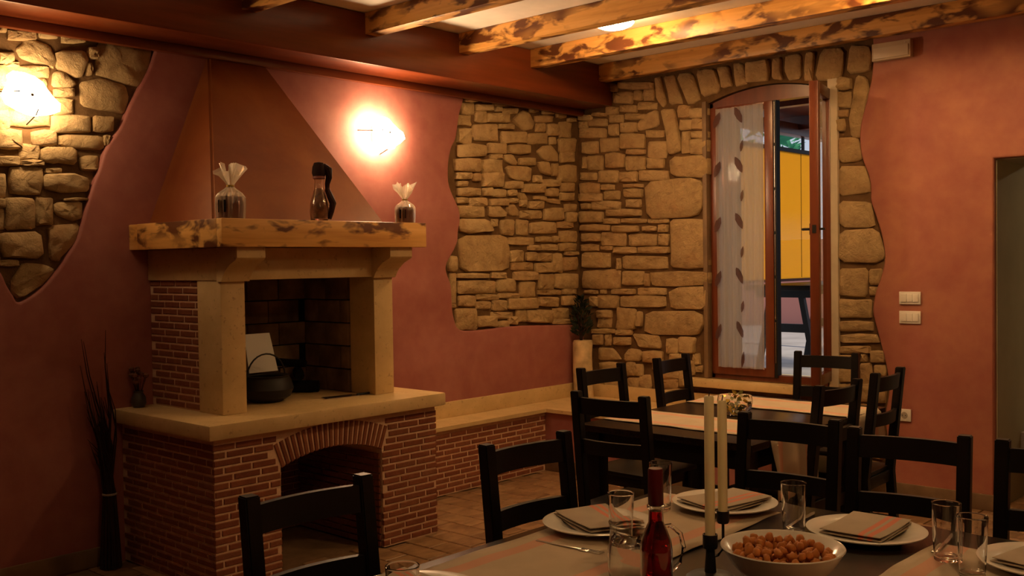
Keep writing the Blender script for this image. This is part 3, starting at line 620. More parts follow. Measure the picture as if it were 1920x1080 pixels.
def sconce(y, z, label, seed, k):
    t = empty('wall_sconce', (.01, y, z)); tag(t, label, 'wall lamp', 'glowing wall sconces')
    rnd = random.Random(seed)
    MB().box(0, -.045, -.05, .018, .045, .05, .004).tube([(.01, 0, 0), (.128, 0, 0)], .008, 8).build('wall_plate', M['steel'], t)
    vs = []; fs = []; nu, nv = 18, 9
    for j in range(nv+1):
        for i in range(nu):
            a = 2*PI*i/nu; r = j/nv
            wob = 1+.10*math.sin(3*a+seed)+.06*math.sin(5*a+1.3*seed)
            R = .122*r*wob
            vs.append((.125-.030*r*r+.010*r*r*math.sin(4*a+seed), R*math.cos(a)*1.05, R*math.sin(a)*.80-.05*r*math.cos(a)*.5))
    for j in range(nv):
        for i in range(nu): fs.append((j*nu+i, j*nu+(i+1) % nu, (j+1)*nu+(i+1) % nu, (j+1)*nu+i))
    MB().add(vs, fs).build('glass_shade', emit_mat('glowing_wall_glass', (1, .66, .35), SCONCE*k), t)
    MB().tube([(.005, -.16, .012), (.09, -.10, .008), (.135, -.058, .01)], .0035, 6).build('clip', M['iron'], t)
    MB().tube([(.005, .02, -.125), (.10, .025, -.090), (.130, .025, -.065)], .0035, 6).build('clip', M['iron'], t)
    return t
sconce(-2.065, 2.325, 'glowing glass wall sconce right of the fireplace hood', 1, 1.0)
sconce(-4.255, 2.315, 'glowing glass wall sconce on the rubble stones at the left edge', 2.2, .42)

# ------------------------------------------------------------------ window in the back wall
win = empty('window_1', (1.6, .06, .66)); tag(win, 'brown wooden casement window with arched head, right sash standing open', 'window', kind='structure')
FY0, FY1 = .055, .125
mb = MB().box(WX0-.02, FY0, .64, WX0+.026, FY1, 2.62).box(WX1-.03, FY0, .64, WX1+.02, FY1, 2.62).box(WX0, FY0, .64, WX1, FY1, .70)
mb.wbuild('frame', M['frame'], win)
mb = MB().prism([(WX0, 2.575), (WX1, 2.575)]+[(x, zz-.006) for x, zz in arc[::-1]], lambda p, q, t: (p, t, q), FY0, FY1)
mb.wbuild('arched_head', M['frame'], win)
sx0, sx1, sz0, sz1 = WX0+.018, 1.650, .685, 2.575
sash = MB().box(sx0, .040, sz0, sx0+.052, .095, sz1, .006).box(sx1-.066, .040, sz0, sx1, .095, sz1, .006).box(sx0+.05, .042, sz0, sx1-.06, .093, sz0+.060, .005).box(sx0+.05, .042, sz1-.03, sx1-.06, .093, sz1, .005).wbuild('sash', M['frame'], win)
MB().box(sx0+.05, .070, sz0+.05, sx1-.06, .074, sz1-.02).wbuild('pane', M['glass'], sash)
MB().box(sx1, .045, sz0, sx1+.022, .10, sz1).wbuild('lock_rail', M['iron'], win)
for k in range(6): MB().box(sx1+.008, .042, sz0+.1+.3*k, sx1+.012, .046, sz0+.38+.3*k).wbuild('lock_rod', M['steel'], win)
# the open sash, hinged on the right, turned into the room
th = math.radians(-76)
hw = .425
mb = MB().box(0, -.028, 0, .060, .028, 1.90, .006).box(hw-.062, -.028, 0, hw, .028, 1.90, .006).box(.05, -.026, 0, hw-.05, .026, .07, .005).box(.05, -.026, 1.83, hw-.05, .026, 1.90, .005)
osash = mb.build('open_sash', M['frame'], win, loc=(2.040-1.6, .045-.06, .695-.66), rot=(0, 0, th))
MB().box(.055, -.003, .06, hw-.055, .003, 1.84).build('pane', M['glass'], osash)
h = MB().box(hw-.040, -.034, .95, hw-.018, -.028, 1.02, .002).tube([(hw-.03, -.03, .985), (hw-.03, -.075, .985), (hw-.04, -.080, .985), (hw-.07, -.080, .985)], .008, 8).build('handle', M['iron'], osash)
MB().box(hw-.002, -.012, .96, hw+.004, .012, 1.01).tube([(hw-.03, .028, .985), (hw-.03, .06, .985)], .007, 8).build('lock_plate', M['iron'], osash)
o = MB().box(2.062, -.002, .62, 2.128, .06, 2.66, .004).wbuild('trim_2', M['cream']); tag(o, 'cream plaster strip between the open window sash and the stones', 'trim', kind='structure')
o = MB().box(WX0-.03, -.002, .655, WX0+.004, .06, 2.62, .004).wbuild('trim_3', M['skirt']); tag(o, 'grey brown plaster reveal at the left of the window', 'trim', kind='structure')
o = MB().box(.985, -.075, .595, 2.14, .10, .650, .010).wbuild('window_sill', M['lime']); tag(o, 'pale limestone sill slab under the arched window', 'window sill', kind='structure')
# outer reveal
o = MB().box(WX0-.03, .125, .60, WX0+.0, .49, 2.70).box(WX1, .125, .60, WX1+.03, .49, 2.70).box(WX0, .125, .60, WX1, .52, .655).wbuild('trim_4', M['cream'], base=(1.6, .3, .6)); tag(o, 'pale outer reveal of the window opening', 'trim', kind='structure')

# curtain on the closed sash
cu = empty('curtain', (1.40, .03, .745)); tag(cu, 'sheer white curtain with brown leaf print on the closed window sash', 'curtain')
vs = []; fs = []; nx, nz = 60, 24
cx0, cx1, cz0, cz1 = sx0+.050, sx1-.064, .738, 2.560
def cwave(x, z): return .028+.009*math.sin((x-cx0)*78+.7*math.sin(z*2.1))*(.6+.4*(cz1-z)/1.8)+.004*math.sin(x*190)
for j in range(nz+1):
    for i in range(nx+1):
        x = cx0+(cx1-cx0)*i/nx; zz = cz0+(cz1-cz0)*j/nz
        vs.append((x-1.40, cwave(x, zz)-.03, zz-.745))
for j in range(nz):
    for i in range(nx): fs.append((j*(nx+1)+i, j*(nx+1)+i+1, (j+1)*(nx+1)+i+1, (j+1)*(nx+1)+i))
MB().add(vs, fs).build('cloth', sheer_mat('sheer_voile', (.88, .86, .84, 1), .78, .72), cu, ang=3.2)
leafm = sheer_mat('brown_leaf_print', (.14, .07, .06, 1), .85, .3)
def cleaf(x, z, L, ang, wd):
    m = MB(); pts = []
    n = 10
    for k in range(n):
        t = 2*PI*k/n; u = math.cos(t)*L/2; v = math.sin(t)*wd*(1-.55*abs(math.cos(t)))
        pts.append((u, v))
    vs = []
    for u, v in [(0, 0)]+pts:
        X = x+u*math.sin(ang)+v*math.cos(ang); Z = z+u*math.cos(ang)-v*math.sin(ang)
        vs.append((X-1.40, cwave(X, Z)-.036-.006, Z-.745))
    m.add(vs, [(0, 1+k, 1+(k+1) % n) for k in range(n)]); m.build('leaf', leafm, cu)
for k, zz in enumerate([2.50, 2.155, 1.765, 1.385, 1.01]):
    cleaf(1.402, zz, .125, -.42, .028); cleaf(1.425, zz-.215, .085, .2, .017)
    cleaf(1.232, zz-.02, .12, .35, .026)
for zz in (.80,): cleaf(1.425, zz, .12, .15, .016)
# ------------------------------------------------------------------ terrace outside the window
TZ = .40
o = MB().box(-9, .48, TZ-.2, 6, 12, TZ).wbuild('terrace_floor', simple('grey_terrace_paving', (.33, .30, .32, 1), .6, .3, var=.2, vs=2)); tag(o, 'grey lilac paving of the terrace seen through the window', 'terrace', kind='structure')
o = MB().box(-9, 9.0, TZ, 6, 9.2, TZ+1.4).wbuild('terrace_wall', simple('pink_render', (.66, .27, .22, 1), .8, .2)); tag(o, 'pink rendered wall at the far end of the terrace', 'wall', kind='structure')
o = MB().box(-.25, .48, 2.98, 6, 6.0, 3.08).wbuild('terrace_roof', M['beam']); tag(o, 'dark boarded terrace roof outside the window', 'roof', kind='structure')
for k, (y, lb) in enumerate(((2.0, 'brown terrace rafter showing at the top of the open window'), (3.6, 'brown terrace rafter above the far end of the yellow blind'))):
    o = MB().box(-.25, y, 2.84, 5, y+.10, 2.98).wbuild('terrace_rafter', M['frame']); tag(o, lb, 'rafter')
o = MB().box(-.06, .49, 2.78, .06, 6.0, 2.90, .004).wbuild('terrace_beam', M['frame']); tag(o, 'brown edge beam of the terrace above the yellow blind', 'beam')
bl = empty('bamboo_blind', (0, 3.2, 1.28)); tag(bl, 'yellow bamboo roller blind hanging at the side of the terrace, lit from behind', 'blind')
bm_ = sheer_mat('bamboo', (.94, .68, .15, 1), 1.0, .7)
slats = MB()
for k in range(118): slats.box(-.004, -1.75, .01+k*.0112, .004, .86, .01+k*.0112+.0104)
tag(slats.build('slats', bm_, bl, smooth=False), kind='stuff')
MB().box(-.02, -1.77, 1.325, .02, .88, 1.365).build('head_rail', M['iron'], bl)
for y in (-1.4, .6): MB().box(-.012, y, 1.36, .012, y+.03, 1.505).build('bracket', M['iron'], bl)
MB().box(-.012, -1.77, -.018, .012, .88, .010).build('bottom_rail', M['frame'], bl)
for y in (-.9, .55): MB().tube([(.009, y, .02), (.009, y, 1.32)], .003, 6).build('cord', M['twig'], bl)
ot = empty('terrace_table', (.42, 3.15, TZ)); tag(ot, 'dark wooden trestle table on the terrace, seen through the open window', 'table')
MB().box(-.34, -.75, .80, .34, .95, .85, .005).build('tabletop', M['black'], ot)
for sy in (-.55, .45):
    MB().box(-.30, sy-.03, .73, .30, sy+.03, .80).build('crosspiece', M['black'], ot)
    for sx in (-1, 1): MB().obox((sx*.30, sy, 0), (sx*.16, sy, .74), .05, .05, (0, 1, 0)).build('leg', M['black'], ot)
    MB().box(-.22, sy-.02, .40, .22, sy+.02, .48).build('stretcher', M['black'], ot)
# greenery beyond the terrace
rg = random.Random(11)
def shrub(x, y, z, rx, ry, rz, n, label, mat):
    t = empty('shrub', (x, y, TZ)); tag(t, label, 'shrub', 'shrubs beyond the terrace')
    m = MB()
    for k in range(n):
        a = rg.uniform(0, 2*PI); e = math.acos(rg.uniform(-1, 1)); r = rg.uniform(.4, 1)**.4
        p = Vector((rx*r*math.cos(a)*math.sin(e), ry*r*math.sin(a)*math.sin(e), z-TZ+rz*r*math.cos(e)))
        d = Vector((rg.uniform(-1, 1), rg.uniform(-1, 1), rg.uniform(-1, .6))).normalized(); q = d.cross(Vector((rg.uniform(-1, 1), .3, 1))).normalized()
        s = rg.uniform(.10, .20)
        m.add([p-d*s, p+q*s*.4, p+d*s, p-q*s*.4], [(0, 1, 2, 3)])
    tag(m.build('foliage', mat, t, smooth=False), kind='stuff')
    MB().tube([(0, 0, -.4), (0.05, 0, z-TZ)], .06, 6).build('stem', M['twig'], t)
gm = sheer_mat('sunlit_leaves', (.08, .34, .20, 1), 1.0, .55); gm2 = sheer_mat('yellow_green_leaves', (.30, .42, .10, 1), 1.0, .55)
shrub(-2.0, 5.6, 3.0, 1.1, .8, 1.0, 420, 'blue green leafy shrub glimpsed at the top of the open window', gm)
shrub(-4.6, 4.0, 3.0, 1.2, .8, 1.2, 420, 'yellow green leafy shrub showing through the top of the curtain', gm2)

# ------------------------------------------------------------------ fireplace
fp = empty('fireplace', (.45, -3.11, 0)); tag(fp, 'brick and limestone open fireplace with ochre hood and scorched pine mantel', 'fireplace')
FX, FYL, FYR, FZ = .885, -3.80, -2.41, .712
AC, ACZ, RI, RO = -3.119, -.278, .862, .985
hwid = .316; sa = math.asin(hwid/RI)
prof = [(FYL+.005, 0), (AC-hwid-.006, 0)]
prof += [(AC+(RI+.004)*math.sin(-sa+2*sa*i/16), ACZ+(RI+.004)*math.cos(-sa+2*sa*i/16)) for i in range(17)]
prof += [(AC+hwid+.006, 0), (FYR-.006, 0), (FYR-.006, FZ), (FYL+.005, FZ)]
mb = MB().prism(prof, lambda p, q, t: (t, p, q), .14, FX-.005).box(.012, FYL+.005, 0, .14, FYR-.006, FZ)
fbase = mb.wbuild('base', M['bmortar'], fp, smooth=False)
brick_cache = {}
def brick_mesh(L, h, d=.016):
    k = (round(L, 3), round(h, 3))
    if k not in brick_cache:
        b = .0028; l2, h2 = k[0]/2, k[1]/2
        vs = [(-d, -l2, -h2), (-d, l2, -h2), (-d, l2, h2), (-d, -l2, h2), (-b, -l2, -h2), (-b, l2, -h2), (-b, l2, h2), (-b, -l2, h2), (0, -l2+b, -h2+b), (0, l2-b, -h2+b), (0, l2-b, h2-b), (0, -l2+b, h2-b)]
        fs = [(0, 1, 5, 4), (1, 2, 6, 5), (2, 3, 7, 6), (3, 0, 4, 7), (4, 5, 9, 8), (5, 6, 10, 9), (6, 7, 11, 10), (7, 4, 8, 11), (8, 9, 10, 11)]
        brick_cache[k] = MB().add(vs, fs).mesh('brick', M['brick'], smooth=False)
    return brick_cache[k]
CH, BH, BL, BJ = .0360, .0262, .140, .0090
rb = random.Random(3)
def brick(u, z, L, place, parent, h=BH):
    """place(u, z) -> world location and turn about z of a brick whose face looks along local +x"""
    loc, rz = place(u, z)
    o = obj('brick', brick_mesh(round(L/.006)*.006, h), parent)
    o.location = Vector(loc)-worg(parent); o.rotation_euler = (rb.uniform(-.006, .006), rb.uniform(-.03, .03), rz)
    return o
def brick_face(u0, u1, z0, z1, place, parent, blocked=None, start=.0):
    r = 0; z = z0
    while z+CH <= z1+.012:
        off = [0, .5, .22, .72][r % 4]*BL+rb.uniform(-.012, .012)
        u = u0-off+start
        while u < u1:
            a, b = max(u, u0), min(u+BL, u1)
            segs = [(a, b)]
            if blocked:
                lo, hi = blocked(z, z+CH)
                if lo is not None:
                    segs = []
                    if a < lo: segs.append((a, min(b, lo)))
                    if b > hi: segs.append((max(a, hi), b))
            for s0, s1 in segs:
                if s1-s0 > .022: brick((s0+s1)/2, z+CH/2, s1-s0, place, parent)
            u += BL+BJ
        z += CH; r += 1
def blk(za, zb):
    def hwz(z):
        if z < .524: return hwid+.004
        if z < .640: return hwid+(z-.524)/.116*.046+.008
        d = (RO+.006)**2-(z-ACZ)**2
        return math.sqrt(d) if d > 0 else 0
    wv = max(hwz(za), hwz(zb))
    return (AC-wv, AC+wv) if wv > .02 else (None, None)
brick_face(FYL, FYR, .004, FZ-.005, lambda u, z: ((FX, u, z), 0), fbase, blk)
brick_face(.02, FX-.004, .004, FZ-.005, lambda u, z: ((u, FYL, z), -PI/2), fbase, None, .05)
NV = 22
for k in range(NV):                                     # the arch
    a = -sa+2*sa*(k+.5)/NV; rm = (RI+RO)/2
    o = obj('arch_brick', brick_mesh(RO-RI, 2*sa*RI/NV-.0085), fbase)
    o.location = Vector((FX+.001, AC+rm*math.sin(a), ACZ+rm*math.cos(a)))-worg(fbase)
    o.rotation_euler = (PI/2-a, 0, 0)
# bricks lining the inside of the arch: joined, dark and small
lin_ = MB()
def lining(u0, u1, z0, z1, f):
    r = 0; z = z0
    while z+CH <= z1:
        u = u0-(r % 2)*BL/2
        while u < u1:
            a, b = max(u, u0), min(u+BL, u1)
            if b-a > .02: f(a, b, z, z+BH)
            u += BL+BJ
        z += CH; r += 1
lining(.15, FX-.02, .004, .53, lambda a, b, z0, z1: lin_.box(a, AC+hwid-.010, z0, b, AC+hwid+.002, z1))
lining(AC-hwid, AC+hwid, .004, .60, lambda a, b, z0, z1: lin_.box(.13, a, z0, .150, b, z1))
lining(.15, FX-.02, .004, .53, lambda a, b, z0, z1: lin_.box(a, AC-hwid-.002, z0, b, AC-hwid+.010, z1))
tag(lin_.wbuild('brick_lining', M['brick'], fbase, smooth=False), kind='stuff')
MB().box(.012, -3.845, FZ, .930, -2.375, .784, .012).wbuild('hearth_slab', M['lime'], fp)
# upper part
UL, UR, UX, HZ, LZ, MZ0, MZ1 = -3.632, -2.553, .700, .784, 1.432, 1.590, 1.722
for a, b in ((UL, -3.498), (-2.687, UR)): MB().box(.487, a, HZ, UX, b, LZ, .006).wbuild('pilaster', M['lime'], fp)
swall = MB().box(.012, UL+.010, HZ, .49, -3.515, LZ).wbuild('side_wall', M['bmortar'], fp, smooth=False)
brick_face(.015, .485, HZ+.003, LZ+.002, lambda u, z: ((u, UL+.006, z), -PI/2), swall, None, .03)
MB().box(.012, -2.67, HZ, .49, UR-.004, LZ).wbuild('side_wall', M['lime'], fp)
MB().box(.012, UL-.004, LZ, UX+.004, UR+.004, MZ0, .005).wbuild('lintel', M['lime'], fp)
for yc in (-3.562, -2.625):                              # corbels under the mantel
    pr = [(UX-.02, LZ-.005), (UX+.02, LZ-.005), (UX+.032, LZ+.018), (UX+.055, LZ+.045), (UX+.095, LZ+.075), (UX+.150, LZ+.098), (UX+.160, LZ+.108), (UX+.160, MZ0), (UX-.02, MZ0)]
    MB().prism(pr, lambda p, q, t: (p, t, q), yc-.078, yc+.078).wbuild('corbel', M['lime'], fp)
# firebox lining of large sooty firebricks
fbox = MB().box(.012, -3.515, HZ, .055, -2.67, LZ).box(.05, -3.52, HZ, .487, -3.508, LZ).box(.05, -2.68, HZ, .487, -2.668, LZ).wbuild('firebox', M['soot2'], fp, smooth=False)
for r in range(5):
    z0 = HZ+r*.1296
    for k in range(4):
        y0 = -3.505+k*.21-(r % 2)*.07; y1 = y0+.204
        y0 = max(y0, -3.505); y1 = min(y1, -2.688)
        MB().box(.05, y0, z0+.003, .082, y1, z0+.126, .003).wbuild('firebrick', M['soot'], fbox)
    for k in range(2):
        x0 = .085+k*.20-(r % 2)*.07; x1 = min(x0+.196, .484); x0 = max(x0, .085)
        MB().box(x0, -2.702, z0+.003, x1, -2.676, z0+.126, .003).wbuild('firebrick', M['soot'], fbox)
        MB().box(x0, -3.510, z0+.003, x1, -3.499, z0+.126, .003).wbuild('firebrick', M['soot2'], fbox)
    if r % 2: MB().box(.42, -2.702, z0+.003, .484, -2.676, z0+.126, .003).wbuild('firebrick', M['soot'], fbox)
# mantel of three boards with a top
MB().box(.845, -3.737, MZ0, .892, -2.468, MZ1, .005).wbuild('mantel_front', M['mantel'], fp)
MB().box(.10, -3.737, MZ0, .8445, -3.69, MZ1, .005).wbuild('mantel_side', M['mantel_s'], fp)
MB().box(.012, -3.735, MZ0+.001, .0995, -3.69, MZ1-.001, .005).wbuild('mantel_side', M['mantel_s'], fp)
MB().box(.012, -2.515, MZ0, .8445, -2.468, MZ1, .005).wbuild('mantel_side', M['mantel_s'], fp)
MB().box(.012, -3.69, MZ0+.02, .845, -2.515, MZ1-.003).wbuild('mantel_top', M['mantel'], fp)
# hood
vs = [(.64, -3.625, MZ1-.004), (.64, -2.535, MZ1-.004), (.012, -3.625, MZ1-.004), (.012, -2.535, MZ1-.004), (.03, -3.262, 2.640), (.03, -2.892, 2.640), (.012, -3.262, 2.640), (.012, -2.892, 2.640)]
hm = MB().add(vs, [(0, 1, 5, 4), (0, 4, 6, 2), (1, 3, 7, 5), (4, 5, 7, 6), (0, 2, 3, 1)])
hb = bmesh.new(); hb.from_mesh(hm.mesh('h', None, smooth=False)); bmesh.ops.bevel(hb, geom=[e for e in hb.edges if abs(e.verts[0].co.z-e.verts[1].co.z) > .5 and max(v.co.x for v in e.verts) > .3], offset=.012, segments=3, affect='EDGES')
MB().bm(hb).wbuild('hood', M['hood'], fp)

# bench along the wall
bn = empty('stone_bench', (.2, -1.5, 0)); tag(bn, 'low limestone topped bench with brick front between fireplace and corner', 'bench')
BX, BZ, BY = .258, .424, -.742
bbase = MB().box(.012, -2.405, 0, BX-.005, BY-.002, BZ).wbuild('base', M['bmortar'], bn, smooth=False)
brick_face(-2.405, BY-.004, .004, BZ-.002, lambda u, z: ((BX, u, z), 0), bbase)
MB().box(.012, BY, .09, 1.93, -.012, BZ).wbuild('corner_base', M['plaster'], bn, smooth=False)
MB().box(.25, BY-.012, 0, 1.94, -.012, .09, .003).wbuild('plinth', M['skirt'], bn)
MB().prism([(.012, -2.405), (BX+.030, -2.405), (BX+.030, BY-.03), (1.96, BY-.03), (1.96, -.012), (.012, -.012)], lambda p, q, t: (p, q, t), BZ, .449).wbuild('seat_slab', M['lime'], bn)
MB().box(.010, -2.405, .449, .030, -.012, .556, .004).wbuild('back_slab', M['lime'], bn)
MB().box(.030, -.030, .449, 1.93, -.010, .545, .004).wbuild('back_slab', M['lime'], bn)
# ------------------------------------------------------------------ chairs
def make_chair():
    t = empty('dining_chair')
    for s in (-1, 1):
        x = s*.1665
        m = MB()
        pr = [(-.050, 0), (-.012, 0), (.022, .43), (-.034, .95), (-.074, .95), (-.020, .43)]
        m.prism(pr, lambda p, q, k: (k, p, q), x-.020, x+.020)
        b = bmesh.new(); b.from_mesh(m.mesh('leg', None, smooth=False)); bmesh.ops.bevel(b, geom=b.edges[:], offset=.0035, segments=2, affect='EDGES')
        MB().bm(b).build('leg', M['black'], t)
        MB().box(s*.172-.018, .345, 0, s*.172+.018, .381, .43, .003).build('leg', M['black'], t)
    MB().box(-.205, .004, .430, .205, .405, .452, .007).build('seat', M['black'], t)
    MB().box(-.155, .350, .375, .155, .372, .43, .002).build('seat_rail', M['black'], t)
    MB().box(-.150, -.008, .375, .150, .012, .43, .002).build('seat_rail', M['black'], t)
    for s in (-1, 1):
        MB().box(s*.168-.011, .02, .375, s*.168+.011, .35, .43, .002).build('seat_rail', M['black'], t)
        MB().box(s*.168-.009, -.012, .17, s*.168+.009, .35, .195, .002).build('stretcher', M['black'], t)
    MB().box(-.155, .352, .21, .155, .370, .235, .002).build('stretcher', M['black'], t)
    def slat(z0, z1):
        n = 8; vs = []; fs = []
        for i in range(n+1):
            x = -.150+.30*i/n; bow = -.022*(1-(x/.150)**2)
            for z in (z0, z1):
                yb = .000-.054*(z-.43)/.52
                for d in (-.010, .010): vs.append((x, yb+bow+d, z))
        for i in range(n):
            a = i*4; b = a+4
            fs += [(a, b, b+1, a+1), (a+2, a+3, b+3, b+2), (a, a+2, b+2, b), (a+1, b+1, b+3, a+3)]
        fs += [(0, 1, 3, 2), (n*4, n*4+2, n*4+3, n*4+1)]
        MB().add(vs, fs).build('back_slat', M['black'], t)
    slat(.855, .925); slat(.685, .745)
    return t
proto = make_chair()
CHAIRS = [  # middle of the top of the back, turn in degrees (0 looks along +y), label
    ((2.900, -4.746), -93.4, 'black wooden chair in the foreground, in front of the fireplace arch', 'chairs at the laid table'),
    ((2.882, -3.900), -95, 'black wooden chair before the brick bench, left side of the laid table', 'chairs at the laid table'),
    ((3.318, -3.005), 184, 'black wooden chair behind the candles, far side of the laid table', 'chairs at the laid table'),
    ((3.760, -3.070), 188, 'black wooden chair behind the middle plate, far side of the laid table', 'chairs at the laid table'),
    ((4.200, -3.030), 186, 'black wooden chair cut by the right edge of the picture', 'chairs at the laid table'),
    ((2.457, -2.902), 4, 'black wooden chair at the near end of the far table, its back to the viewer', 'chairs at the far table'),
    ((1.734, -2.010), -92, 'black wooden chair beside the birch log, left side of the far table', 'chairs at the far table'),
    ((1.738, -1.353), -86, 'black wooden chair left of the window, left side of the far table', 'chairs at the far table'),
    ((2.352, -.655), 190, 'black wooden chair standing under the open window sash', 'chairs at the far table'),
    ((3.040, -1.996), 86, 'black wooden chair pushed in at the right side of the far table', 'chairs at the far table'),
    ((3.018, -1.394), 92, 'black wooden chair in front of the wall socket', 'chairs at the far table')]
for i, ((x, y), a, lb, g) in enumerate(CHAIRS):
    o = proto if i == 0 else copy_tree(proto)
    a = math.radians(a)
    dx, dy = 0.0, -.054
    o.location = (x-(dx*math.cos(a)-dy*math.sin(a)), y-(dx*math.sin(a)+dy*math.cos(a)), 0); o.rotation_euler = (0, 0, a)
    tag(o, lb, 'chair', g)

# ------------------------------------------------------------------ tables
def table(x0, y0, x1, y1, label, legs):
    t = empty('dining_table', ((x0+x1)/2, (y0+y1)/2, 0)); tag(t, label, 'table')
    w, d = (x1-x0)/2, (y1-y0)/2
    MB().box(-w, -d, .718, w, d, .75, .008).build('tabletop', M['tabletop'], t)
    for s in (-1, 1):
        MB().box(-w+.06, s*(d-.06)-.011, .63, w-.06, s*(d-.06)+.011, .718).build('apron', M['black'], t)
        MB().box(s*(w-.06)-.011, -d+.06, .63, s*(w-.06)+.011, d-.06, .718).build('apron', M['black'], t)
        for q in legs: MB().box(s*(w-.065)-.035, q-(y0+y1)/2-.035, 0, s*(w-.065)+.035, q-(y0+y1)/2+.035, .718, .004).build('leg', M['black'], t)
    return t
table(2.06, -2.62, 2.96, -1.28, 'dark brown wooden table by the window with two light runners', (-2.555, -1.685))
table(3.115, -5.16, 4.82, -3.42, 'dark brown wooden table laid with plates in the foreground', (-5.09, -3.53))

def runner(name, x0, x1, y0, y1, label, axis, pos, drop0=0, drop1=0, wav=.0016, seed=0, rz=0.0):
    """cloth lying on a table top, its ends may hang down; axis is the long one"""
    n, k = 44, 12
    L0, L1 = (x0, x1) if axis == 0 else (y0, y1); W0, W1 = (y0, y1) if axis == 0 else (x0, x1)
    cxm, cym = (x0+x1)/2, (y0+y1)/2
    tot = drop0+(L1-L0)+drop1
    vs = []; fs = []
    for i in range(n+1):
        s = tot*i/n
        if s < drop0: u, dz = L0-.006, -(drop0-s)
        elif s <= drop0+L1-L0: u, dz = L0+s-drop0, 0
        else: u, dz = L1+.006, -(s-drop0-(L1-L0))
        for j in range(k+1):
            wv = W0+(W1-W0)*j/k
            wob = .006*math.sin(wv*23+s*4+seed)+.004*math.sin(s*17+seed*2)
            z = .752+dz+wav*(1+math.sin(u*31+wv*9+seed)*math.sin(wv*27+seed*3))
            if dz < 0: u2 = u+(.012*math.sin(wv*38+seed)+.012)*(1 if s > drop0 else -1)*min(1, -dz*8)
            else: u2 = u
            if i in (0, n) or j in (0, k): u2 += wob*.6
            p = (u2, wv+wob*(1 if j in (0, k) else 0), z) if axis == 0 else (wv+wob*(1 if j in (0, k) else 0), u2, z)
            vs.append((p[0]-cxm, p[1]-cym, p[2]-.752))
    for i in range(n):
        for j in range(k): a = i*(k+1)+j; fs.append((a, a+1, a+k+2, a+k+1))
    me = MB().add(vs, fs)
    mat = cloth_mat('striped_runner', CLOTH, CORAL, pos, .022, 1-axis, .38)
    o = obj(name, me.mesh(name, mat, smooth=True, ang=3.2), None, (cxm, cym, .752), (0, 0, rz))
    md = o.modifiers.new('thick', 'SOLIDIFY'); md.thickness = .002; md.offset = 1
    return tag(o, label, 'table runner', 'beige striped table runners')
runner('table_runner', 2.075, 2.958, -2.46, -2.10, 'beige runner across the near half of the far table, hanging at its right end', 0, [-.12, .12], 0, .26, seed=1)
runner('table_runner', 2.02+.055, 2.958, -1.72, -1.36, 'beige runner across the window half of the far table', 0, [-.12, .12], 0, .16, seed=2)
runner('table_runner', 3.165, 3.575, -5.08, -3.56, 'beige coral striped runner under the jug and the red bottle', 1, [-.135, .135], seed=3)
runner('table_runner', 4.025, 4.43, -5.08, -3.60, 'beige coral striped runner at the bottom right corner', 1, [-.135, .135], seed=4)

# ------------------------------------------------------------------ things on the laid table
TT = .7505
plate_me = MB().lathe([(0, .006), (.085, .006), (.098, .009), (.108, .016), (.150, .0225), (.156, .0215), (.155, .0185), (.108, .008), (.090, .0), (.0, .0)], 48).mesh('plate', M['china'], ang=.9)
def napkin_mesh(seed):
    """a folded cloth: three layers with rounded folds, a little fanned"""
    rnd = random.Random(seed); m = MB()
    for L in range(3):
        w, d = .168-.004*L, .245-.006*L; n, k = 10, 14
        a = rnd.uniform(-.05, .05); ca, sa_ = math.cos(a), math.sin(a)
        z0 = .0062*L; vs = []; fs = []
        for top in (0, 1):
            for i in range(n+1):
                for j in range(k+1):
                    u, v = -w/2+w*i/n, -d/2+d*j/k
                    e = min(1, min(i, n-i)*.6, min(j, k-j)*.6+.15*0)
                    e = max(0, min(1, min(i, n-i, j, k-j)/1.5))
                    z = z0+top*(.0020+.0030*e)+.0028*math.sin(u*18+seed+L)*math.cos(v*14+seed)
                    z += .030*((v/d)**2)*(.6 if seed % 2 else .35)*(L/2)
                    vs.append((u*ca-v*sa_, u*sa_+v*ca, z+.002))
        N = (n+1)*(k+1)
        for i in range(n):
            for j in range(k):
                q = i*(k+1)+j
                fs.append((q, q+k+1, q+k+2, q+1)); fs.append((N+q, N+q+1, N+q+k+2, N+q+k+1))
        for i in range(n):
            q = i*(k+1); fs.append((q, N+q, N+q+k+1, q+k+1)); q = i*(k+1)+k; fs.append((q, q+k+1, N+q+k+1, N+q))
        for j in range(k):
            q = j; fs.append((q, q+1, N+q+1, N+q)); q = n*(k+1)+j; fs.append((q, N+q, N+q+1, q+1))
        m.add(vs, fs)
    return m.mesh('napkin', cloth_mat('napkin_cloth', (.46, .38, .29, 1), CORAL, [.028, .052], .007, 0), ang=1.2)
fork = MB(); 
for k in range(4): fork.box(.075, -.011+.0065*k, .001, .118, -.0085+.0065*k, .003)
fork.box(-.09, -.004, .001, .055, .004, .0035, .001).box(.05, -.0115, .001, .078, .0115, .0032, .001)
fork_me = fork.mesh('fork', M['steel'])
knife_me = MB().box(-.10, -.006, .001, .0, .006, .006, .002).prism([(0, -.007), (.09, -.009), (.115, .0), (.11, .006), (0, .006)], lambda p, q, t: (p, q, t), .002, .0038).mesh('knife', M['steel'])
PL = [(3.268, -4.036, 62, 'white plate at the left edge of the laid table, behind the glass jug', 1, 90),
      (3.418, -3.612, -12, 'white plate behind the two candles', 2, 0),
      (3.862, -3.632, 3, 'white plate between the straight glass and the right hand glasses', 3, 0),
      (4.318, -3.655, -8, 'white plate cut by the right edge of the picture', 4, 0),
      (3.330, -4.780, 90, 'white plate at the bottom edge before the foreground chair', 5, 90)]
